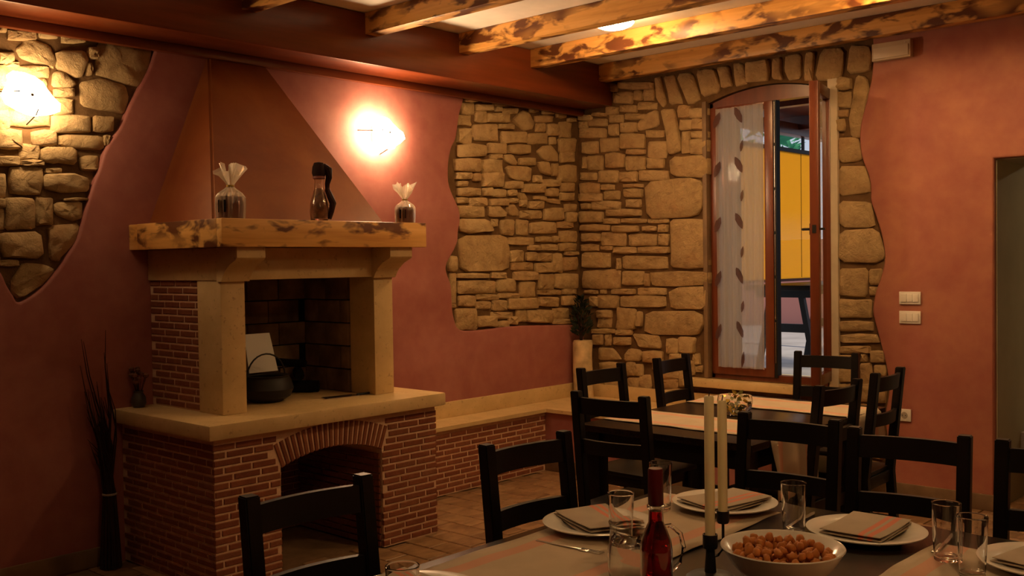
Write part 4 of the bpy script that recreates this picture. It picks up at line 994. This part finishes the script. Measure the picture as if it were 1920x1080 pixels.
nl = ['folded beige coral striped napkin on the plate at the left table edge', 'folded beige napkin on the plate behind the candles', 'folded beige coral striped napkin on the plate right of the straight glass',
      'folded beige napkin on the plate at the right picture edge', 'folded beige napkin on the plate at the bottom picture edge']
for i, (x, y, a, lb, sd, fa) in enumerate(PL):
    zb = TT+(.0055 if i in (0, 1, 3, 4) else 0)
    o = obj('dinner_plate', plate_me, None, (x, y, zb)); tag(o, lb, 'plate', 'white dinner plates')
    o = obj('napkin', napkin_mesh(sd), None, (x, y, zb+.0125), (0, 0, math.radians(a))); tag(o, nl[i], 'napkin', 'folded napkins')
CUT = [(3.310, -4.238, 5, zf, lb, me, nm) for zf, lb, me, nm in ((.0045, 'steel fork beside the plate at the left table edge', fork_me, 'fork'),)] + [
       (3.655, -3.60, 95, 0, 'steel knife between the candle plate and the straight glass', knife_me, 'knife'), (4.055, -3.60, 95, .0045, 'steel knife right of the middle plate', knife_me, 'knife')]
for x, y, a, dz, lb, me, nm in CUT:
    tag(obj(nm, me, None, (x, y, TT+dz), (0, 0, math.radians(a))), lb, nm)

def tumbler_mesh(h, r0, r1):
    t = .0022
    return MB().lathe([(0, 0), (r0-.002, 0), (r0, .003), (r1, h), (r1-t*.5, h+.0008), (r1-t, h), (r0-t+.0005, .014), (r0-.012, .010), (0, .009)], 40, hold=True).mesh('tumbler', M['glass'], ang=.9)
tall = tumbler_mesh(.142, .0285, .0345)
GL = [(3.428, -4.147, 'glass tumbler standing in front of the left plate, behind the jug'), (3.285, -3.752, 'glass tumbler standing behind the red bottle neck'),
      (3.706, -3.738, 'straight glass tumbler between the candle plate and the middle plate'), (4.108, -3.735, 'tilted looking glass tumbler nearest the middle plate on the right'),
      (4.200, -3.830, 'glass tumbler nearest the viewer at the right, rim lowest of the right pair'), (3.468, -4.935, 'glass tumbler rim just showing at the bottom edge')]
for x, y, lb in GL: tag(obj('tumbler', tall, None, (x, y, TT+(.005 if 3.17 < x < 3.57 or x > 4.03 else 0))), lb, 'glass', 'drinking glasses')

# glass jug with water and ice
jx, jy = 3.617, -4.352
jug = empty('glass_jug', (jx, jy, TT)); tag(jug, 'squat clear glass jug of iced water behind the red bottle', 'jug')
MB().lathe([(0, 0), (.052, 0), (.058, .004), (.062, .03), (.063, .07), (.058, .105), (.056, .128), (.060, .142), (.0585, .1425), (.0535, .128), (.0555, .104), (.0605, .07), (.0595, .03), (.055, .008), (0, .007)], 40, hold=True).build('body', M['glass'], jug, ang=.9)
MB().lathe([(0, .0075), (.0545, .0085), (.0592, .03), (.0602, .07), (.0570, .094), (0, .094)], 36, hold=True).build('water', M['water'], jug)
hd = Vector((.707, .707, 0))
MB().tube([hd*.057+Vector((0, 0, .128)), hd*.085+Vector((0, 0, .132)), hd*.108+Vector((0, 0, .112)), hd*.116+Vector((0, 0, .08)), hd*.106+Vector((0, 0, .045)), hd*.082+Vector((0, 0, .022)), hd*.058+Vector((0, 0, .022))], .0055, 10).build('handle', M['glass'], jug)
ri = random.Random(2)
for k in range(5):
    p = (ri.uniform(-.03, .03), ri.uniform(-.03, .03)); b = MB().box(-.011, -.011, -.011, .011, .011, .011, .003)
    b.build('ice_cube', M['glass'], jug, loc=(p[0], p[1], .094+.004*k/2), rot=(ri.random(), ri.random(), ri.random()*3))
# bottle of red liquid
bo = empty('red_bottle', (3.735, -4.435, TT+.0)); tag(bo, 'slim clear bottle of red liquid with a dark red capsule', 'bottle')
MB().lathe([(0, .0), (.033, 0), (.0355, .003), (.0355, .118), (.033, .138), (.024, .162), (.0170, .178), (.0158, .200), (.0158, .2165), (.0145, .2165), (.0142, .200), (.0152, .178), (.022, .161), (.0312, .137), (.0335, .117), (.0335, .008), (0, .007)], 40, hold=True).build('glass_body', M['glass'], bo, ang=.9)
MB().lathe([(0, .0078), (.0330, .0085), (.0330, .117), (.0308, .136), (.0216, .160), (.0148, .178), (.0138, .203), (0, .203)], 36, hold=True).build('red_liquid', M['wine'], bo)
MB().lathe([(.0165, .217), (.0170, .218), (.0165, .292), (.0150, .296), (0, .2965)], 28).build('capsule', M['capsule'], bo)
MB().lathe([(.0172, .207), (.0195, .209), (.0195, .216), (.0172, .217)], 28, closed=True).build('collar', M['glass'], bo)

# candles on a black iron holder
chd = empty('candle_holder', (3.735, -4.213, TT)); tag(chd, 'black iron holder carrying two tall ivory candles', 'candle holder')
MB().lathe([(0, 0), (.055, 0), (.058, .004), (.05, .010), (.014, .016), (.011, .06), (.010, .075), (0, .075)], 24).build('foot', M['iron'], chd)
MB().lathe([(0, .07), (.016, .072), (.0175, .078), (.0175, .105), (.0150, .105), (.0150, .085), (0, .085)], 24).build('cup', M['iron'], chd)
ax = Vector((.0225, .0205, 0))
MB().tube([(0, 0, .05), (ax.x*.6, ax.y*.6, .055), (ax.x, ax.y, .07), (ax.x, ax.y, .135)], .0035, 8).build('arm', M['iron'], chd)
MB().lathe([(0, .130), (.0125, .131), (.0145, .136), (.0145, .160), (.0128, .160), (.0128, .142), (0, .142)], 24, c=(ax.x, ax.y, 0)).build('cup', M['iron'], chd)
MB().tube([(-.006, .022, .085), (-.004, .020, .145)], .004, 8).build('spike', M['iron'], chd)
for (dx, dy, z0, z1, lb) in ((0, 0, .0855, .431, 'taller ivory candle standing in front of its pair'), (ax.x, ax.y, .1425, .420, 'slightly shorter ivory candle, right one of the pair')):
    c = empty('candle', (3.735+dx, -4.213+dy, TT+z0)); tag(c, lb, 'candle', 'ivory table candles'); H = z1-z0; R = .0118 if dx == 0 else .0112
    MB().lathe([(0, 0), (R, 0), (R, H*.5), (R*.97, H-.004), (R*.75, H), (0, H-.002)], 20).build('wax', M['wax'], c)
    MB().tube([(0, 0, H-.004), (.001, 0, H+.006), (.003, .001, H+.011)], .0012, 6).build('wick', M['iron'], c)

# bowl of fried dough balls
bx, by = 3.897, -4.170
bw = MB().lathe([(0, .0), (.058, 0), (.060, .004), (.058, .010), (.080, .022), (.112, .055), (.133, .088), (.1385, .096), (.137, .0985), (.1315, .096), (.110, .062), (.078, .030), (.05, .018), (0, .016)], 56).wbuild('serving_bowl', M['china'], base=(0, 0, 0), ang=.9)
bw.location = (bx, by, TT); tag(bw, 'white china bowl heaped with golden dough balls', 'bowl')
bm = bmesh.new(); bmesh.ops.create_icosphere(bm, subdivisions=2, radius=1)
balls = []
for k in range(4):
    m = MB(); b2 = bm.copy()
    for v in b2.verts:
        d = 1+.38*pnoise(v.co*1.6+Vector((k*7, 3, 1)))+.22*pnoise(v.co*3.7+Vector((k*3, 9, 5)))
        v.co = Vector((v.co.x*d*1.12, v.co.y*d, v.co.z*d*.86))
    balls.append(m.bm(b2).mesh('dough_ball', M['dough'], ang=3.2))
bm.free(); rf = random.Random(8); placed = []
for z, rmax, n in ((.042, .066, 14), (.060, .092, 34), (.080, .108, 56), (.094, .085, 30)):
    tries = 0; cnt = 0
    while cnt < n and tries < 900:
        tries += 1
        r = rmax*math.sqrt(rf.random()); a = rf.uniform(0, 2*PI); s = rf.uniform(.0088, .0128)
        p = Vector((r*math.cos(a), r*math.sin(a), z+rf.uniform(-.004, .004)))
        if all((p-q).length > (s+t)*.86 for q, t in placed):
            placed.append((p, s)); cnt += 1
            o = obj('dough_ball', balls[rf.randrange(4)], None, (bx+p.x, by+p.y, TT+p.z), (rf.uniform(0, 6), rf.uniform(0, 6), rf.uniform(0, 6))); o.scale = (s, s, s)
            tag(o, 'small golden fried dough ball heaped in the white china bowl', 'dough ball', 'fried dough balls in the bowl')

# glass bowl on the far table
gb = empty('glass_bowl', (2.500, -1.960, TT)); tag(gb, 'small glass bowl of gold and green filling on the far table', 'bowl')
MB().lathe([(0, 0), (.045, 0), (.075, .03), (.085, .065), (.080, .095), (.078, .095), (.082, .065), (.072, .032), (.043, .004), (0, .003)], 32).build('glass', M['glass'], gb)
rf = random.Random(4); leafs = MB(); greens = MB()
for k in range(90):
    a = rf.uniform(0, 2*PI); r = .072*math.sqrt(rf.random()); z = rf.uniform(.012, .125-.4*r)
    if z < .04: r *= .7
    p = Vector((r*math.cos(a), r*math.sin(a), z)); d = Vector((rf.uniform(-1, 1), rf.uniform(-1, 1), rf.uniform(-.6, 1))).normalized(); q = d.cross(Vector((.3, rf.uniform(-1, 1), .5))).normalized(); n = d.cross(q); s = rf.uniform(.010, .018)
    (leafs if rf.random() < .6 else greens).add([p-d*s, p+q*s*.6, p+d*s, p-q*s*.6, p+n*.003], [(0, 1, 4), (1, 2, 4), (2, 3, 4), (3, 0, 4), (0, 3, 2, 1)])
tag(leafs.build('gold_filling', M['gold'], gb, smooth=False), kind='stuff'); tag(greens.build('green_filling', simple('olive_filling', (.16, .15, .03, 1), .5, var=.4), gb, smooth=False), kind='stuff')
# ------------------------------------------------------------------ things on and around the fireplace
def wrapped_jar(x, y, label, s, seed):
    t = empty('wrapped_jar', (x, y, MZ1+.0005), .3*seed); tag(t, label, 'jar', 'cellophane wrapped jars on the mantel')
    MB().lathe([(0, 0), (.050*s, 0), (.056*s, .006), (.057*s, .080*s), (.052*s, .092*s), (.050*s, .104*s), (0, .105*s)], 24).build('jar', M['jam'], t)
    rnd = random.Random(seed)
    n = 40; rows = [(.062, .0, .002), (.064, .05, .003), (.063, .100, .004), (.050, .118, .005), (.022, .138, .004), (.012, .150, .002), (.016, .165, .006), (.032, .195, .012), (.052, .235, .02)]
    vs = []; fs = []
    ph = [rnd.uniform(0, 6) for _ in range(4)]
    for r, z, wv in rows:
        for i in range(n):
            a = 2*PI*i/n
            d = wv*(math.sin(7*a+ph[0])+.7*math.sin(11*a+ph[1])+rnd.uniform(-.3, .3))
            zz = z+(.02*math.sin(5*a+ph[2])+.012*rnd.uniform(-1, 1) if z > .2 else 0)
            vs.append(((r+d)*s*math.cos(a), (r+d)*s*math.sin(a), zz*s))
    for j in range(len(rows)-1):
        for i in range(n): fs.append((j*n+i, j*n+(i+1) % n, (j+1)*n+(i+1) % n, (j+1)*n+i))
    MB().add(vs, fs).build('cellophane', M['cello'], t, smooth=False)
    MB().lathe([(.013*s, .146*s), (.018*s, .146*s), (.018*s, .154*s), (.013*s, .154*s)], 16, closed=True).build('tie', M['gold'], t)
    MB().box(-.020*s, -.0615*s, .03*s, .020*s, -.0570*s, .085*s).build('label_plate', M['soot2'], t)
    return t
wrapped_jar(.770, -3.610, 'larger cellophane wrapped jam jar at the left end of the mantel', 1.05, 1)
wrapped_jar(.805, -2.545, 'smaller cellophane wrapped jam jar at the right end of the mantel', .86, 2)
bt = empty('wrapped_bottle', (.785, -3.105, MZ1+.0005), .4); tag(bt, 'glass bottle with brown cloth cap and hanging tail, middle of the mantel', 'bottle')
MB().lathe([(0, 0), (.040, 0), (.046, .01), (.050, .05), (.047, .09), (.036, .13), (.025, .165), (.023, .20), (.025, .225), (.021, .225), (.019, .20), (.021, .165), (.032, .13), (.043, .09), (.046, .05), (.042, .012), (0, .008)], 28).build('glass_body', M['glass'], bt)
MB().lathe([(0, .010), (.041, .012), (.045, .05), (.042, .09), (.031, .13), (.018, .168), (0, .168)], 24).build('contents', simple('pale_liqueur', (.30, .13, .06, 1), .3, var=.5, vs=30), bt)
MB().lathe([(.026, .215), (.032, .218), (.031, .228), (.026, .231)], 24, closed=True).build('band', simple('rose_band', (.28, .09, .07, 1), .6), bt)
MB().lathe([(0, .226), (.031, .229), (.036, .245), (.033, .275), (.024, .297), (0, .303)], 18).build('cap', M['ribbon'], bt)
MB().tube([(.020, .012, .285), (.045, .02, .262), (.046, .02, .22), (.036, .02, .19), (.036, .02, .16), (.052, .02, .125), (.066, .02, .09), (.056, .02, .05), (.045, .02, .012)], [.014, .020, .016, .013, .014, .017, .018, .014, .010], 8).build('tail', M['ribbon'], bt)

# inside the firebox
o = MB().add([(.335, -3.245, .93), (.335, -3.065, .93), (.290, -3.085, 1.135), (.290, -3.245, 1.135), (.331, -3.245, .93), (.331, -3.065, .93), (.286, -3.085, 1.135), (.286, -3.245, 1.135)], [(0, 1, 2, 3), (7, 6, 5, 4), (0, 4, 5, 1), (1, 5, 6, 2), (2, 6, 7, 3), (3, 7, 4, 0)]).wbuild('paper_card', M['paper'], smooth=False)
tag(o, 'white paper card leaning behind the iron pot in the firebox', 'card')
pt = empty('iron_pot', (.43, -3.205, HZ)); tag(pt, 'black cast iron pot with bail handle in the firebox', 'pot')
MB().lathe([(0, .0), (.075, .0), (.125, .03), (.142, .07), (.130, .115), (.118, .130), (.124, .140), (.116, .142), (.108, .130), (.12, .11), (.13, .07), (.11, .035), (0, .015)], 32).build('body', M['pot'], pt)
MB().tube([(0, .118*math.cos(a), .128+.165*math.sin(a)*.75) for a in [PI*k/14 for k in range(15)]], .0045, 8).build('handle', M['pot'], pt)
lg = random.Random(6)
for k, (a, b, r, lb) in enumerate((((.16, -2.98, HZ+.035), (.34, -2.80, HZ+.035), .035, 'charred log lying lowest in the firebox'), ((.14, -2.80, HZ+.106), (.33, -2.92, HZ+.104), .030, 'charred log lying across the lower one'), ((.115, -2.95, HZ+.172), (.30, -2.85, HZ+.163), .022, 'thin charred branch leaning on the logs'))):
    a, b = Vector(a), Vector(b); d = (b-a)
    o = MB().tube([a+d*t+Vector((lg.uniform(-.006, .006), lg.uniform(-.006, .006), 0)) for t in (0, .25, .5, .75, 1)], [r, r*1.05, r*.95, r, r*.9], 9).wbuild('charred_log', M['soot2']); tag(o, lb, 'log', 'logs in the firebox')
sh = empty('ash_shovel', (.62, -2.82, HZ)); tag(sh, 'flat iron ash shovel lying on the hearth slab by the right pilaster', 'shovel')
MB().prism([(-.06, -.13), (.02, -.16), (.05, .06), (-.03, .07)], lambda p, q, t: (p, q, t), .001, .005).build('blade', M['steel'], sh)
MB().tube([(.01, .06, .006), (.03, .16, .008)], .006, 8).build('handle', M['iron'], sh)

# vase of dried flowers on the slab, left of the brick side
vz = empty('dried_flower_vase', (.075, -3.735, .7845)); tag(vz, 'small dark vase of dried flowers on the slab beside the wall', 'vase')
MB().lathe([(0, 0), (.028, 0), (.038, .02), (.036, .05), (.022, .075), (.026, .085), (.023, .085), (.018, .075), (.03, .05), (0, .008)], 20).build('vase', simple('dark_glazed_pot', (.05, .045, .04, 1), .4), vz)
rv = random.Random(3); fl = MB(); st = MB()
for k in range(16):
    a = rv.uniform(0, 6.3); e = Vector((.045*math.cos(a)*rv.random(), .045*math.sin(a)*rv.random(), rv.uniform(.12, .20)))
    st.tube([(0, 0, .04), e*.6+Vector((0, 0, .01)), e], .0015, 5); bq = MB().lathe([(0, -.014), (.012, -.004), (.013, .006), (0, .014)], 7, c=tuple(e)); fl.add(bq.v, bq.f)
tag(st.build('stems', M['twig'], vz), kind='stuff'); tag(fl.build('flower_heads', simple('dried_orange_flower', (.20, .07, .03, 1), .8, var=.5), vz), kind='stuff')

# bundle of twigs leaning by the fireplace
tw = empty('twig_bundle', (.105, -3.915, 0)); tag(tw, 'tall bundle of dark bare twigs standing between wall and fireplace', 'twigs')
rt = random.Random(9)
for k in range(46):
    a = rt.uniform(0, 2*PI); r0 = .034*math.sqrt(rt.random()); hh = rt.uniform(.55, .95) if k > 5 else rt.uniform(1.0, 1.22)
    b0 = Vector((max(-.06, r0*math.cos(a)*1.3), r0*math.sin(a)*1.5, .006)); b1 = Vector((r0*.8*math.cos(a), r0*.8*math.sin(a), .38))
    tip = Vector((rt.uniform(-.05, .06), -.02-.19*rt.random()**1.4*(hh-.3), hh)); mid = b1.lerp(tip, .5)+Vector((rt.uniform(-.02, .02), .025+rt.uniform(-.02, .02), 0)); m2 = mid.lerp(tip, .55)+Vector((rt.uniform(-.02, .02), rt.uniform(-.02, .015), 0))
    MB().tube([b0, b1, mid, m2, tip], [.0065, .0055, .004, .0028, .0012], 5).build('twig', M['twig'], tw)
    if rt.random() < .6: MB().tube([mid, mid+Vector((rt.uniform(-.02, .02), rt.uniform(-.05, .0), rt.uniform(.10, .2)))], [.0022, .0009], 4).build('twig', M['twig'], tw)
MB().lathe([(.031, .368), (.036, .370), (.036, .377), (.031, .379)], 16, closed=True).build('tie', simple('pale_string', (.35, .28, .22, 1), .8), tw)

# birch log with a dark plant in the corner
lp = empty('log_planter', (.115, -.125, .4492)); tag(lp, 'pale birch log standing on the bench in the corner', 'log')
pr = random.Random(1)
vs = []; fs = []; n = 18
for j, z in enumerate((0, .08, .2, .32, .42, .440)):
    for i in range(n):
        a = 2*PI*i/n; r = .076*(1+.05*math.sin(3*a+j)+.03*pr.uniform(-1, 1)); r *= .93 if j == 5 else 1
        vs.append((r*math.cos(a), r*math.sin(a), z))
for j in range(5):
    for i in range(n): fs.append((j*n+i, j*n+(i+1) % n, (j+1)*n+(i+1) % n, (j+1)*n+i))
fs.append(tuple(range(n))[::-1]); fs.append(tuple(5*n+i for i in range(n)))
MB().add(vs, fs).build('trunk', M['bark'], lp)
dp = empty('dark_plant', (.10, -.125, .890)); tag(dp, 'dark bushy dried plant on top of the birch log', 'plant')
fo = MB(); stp = MB()
for k in range(230):
    z = pr.uniform(.05, .34); R = .085*math.sin(min(1, z/.34*1.0)*PI*.86+.25)+.008; a = pr.uniform(0, 2*PI); r = R*math.sqrt(pr.random())
    p = Vector((max(r*math.cos(a), -.055), min(r*math.sin(a), .085), z)); d = Vector((math.cos(a)*.6, math.sin(a)*.6, pr.uniform(.2, 1))).normalized(); q = d.cross(Vector((pr.uniform(-1, 1), pr.uniform(-1, 1), .2))).normalized(); s = pr.uniform(.018, .034)
    fo.add([p-d*s, p+q*s*.35, p+d*s, p-q*s*.35], [(0, 1, 2, 3)])
for k in range(7):
    a = k*.9; stp.tube([(.008*math.cos(a), .008*math.sin(a), 0), (.03*math.cos(a), .03*math.sin(a), .2)], .003, 5)
tag(fo.build('foliage', M['leaf'], dp, smooth=False), kind='stuff'); tag(stp.build('stems', M['twig'], dp), kind='stuff')

# ------------------------------------------------------------------ fittings on the back wall
def switch(z0, z1, n, label):
    t = empty('light_switch', (2.596, -.010, z0)); tag(t, label, 'switch', 'white light switches')
    h = z1-z0
    MB().box(-.066, -.010, 0, .066, 0, h, .003).build('plate', M['plastic'], t)
    for k in range(n):
        w = .108/n; x = -.054+w*k
        MB().box(x+.001, -.0155, .014, x+w-.001, -.009, h-.014, .002).build('rocker', M['plastic'], t)
switch(1.207, 1.285, 3, 'upper of the two white light switches on the red wall')
switch(1.088, 1.166, 3, 'lower of the two white light switches on the red wall')
sk = empty('wall_socket', (2.560, -.010, .482)); tag(sk, 'white wall socket low on the red wall', 'socket')
MB().box(-.040, -.010, 0, .040, 0, .075, .003).build('plate', M['plastic'], sk)
MB().lathe([(.0, .0), (.020, .0), (.021, -.004), (.018, -.005), (.0, -.004)], 24).build('socket_face', simple('grey_plastic', (.35, .31, .26, 1), .4), sk, loc=(0, -.0115, .0375), rot=(PI/2, 0, 0))
for s in (-1, 1): MB().lathe([(0, 0), (.0028, 0), (.0028, .002), (0, .002)], 8).build('pin_hole', M['iron'], sk, loc=(s*.0095, -.0155, .0375), rot=(PI/2, 0, 0))
em = empty('emergency_light', (2.502, -.010, 2.715)); tag(em, 'beige emergency light box high on the red wall under the joist', 'emergency light')
MB().box(-.120, -.050, 0, .120, 0, .108, .006).build('housing', M['cream'], em)
MB().box(-.108, -.056, .012, .108, -.049, .080, .003).build('diffuser', simple('cream_diffuser', (.62, .55, .42, 1), .3), em)
MB().box(.085, -.0545, .088, .092, -.0495, .095).build('indicator', M['plastic'], em)
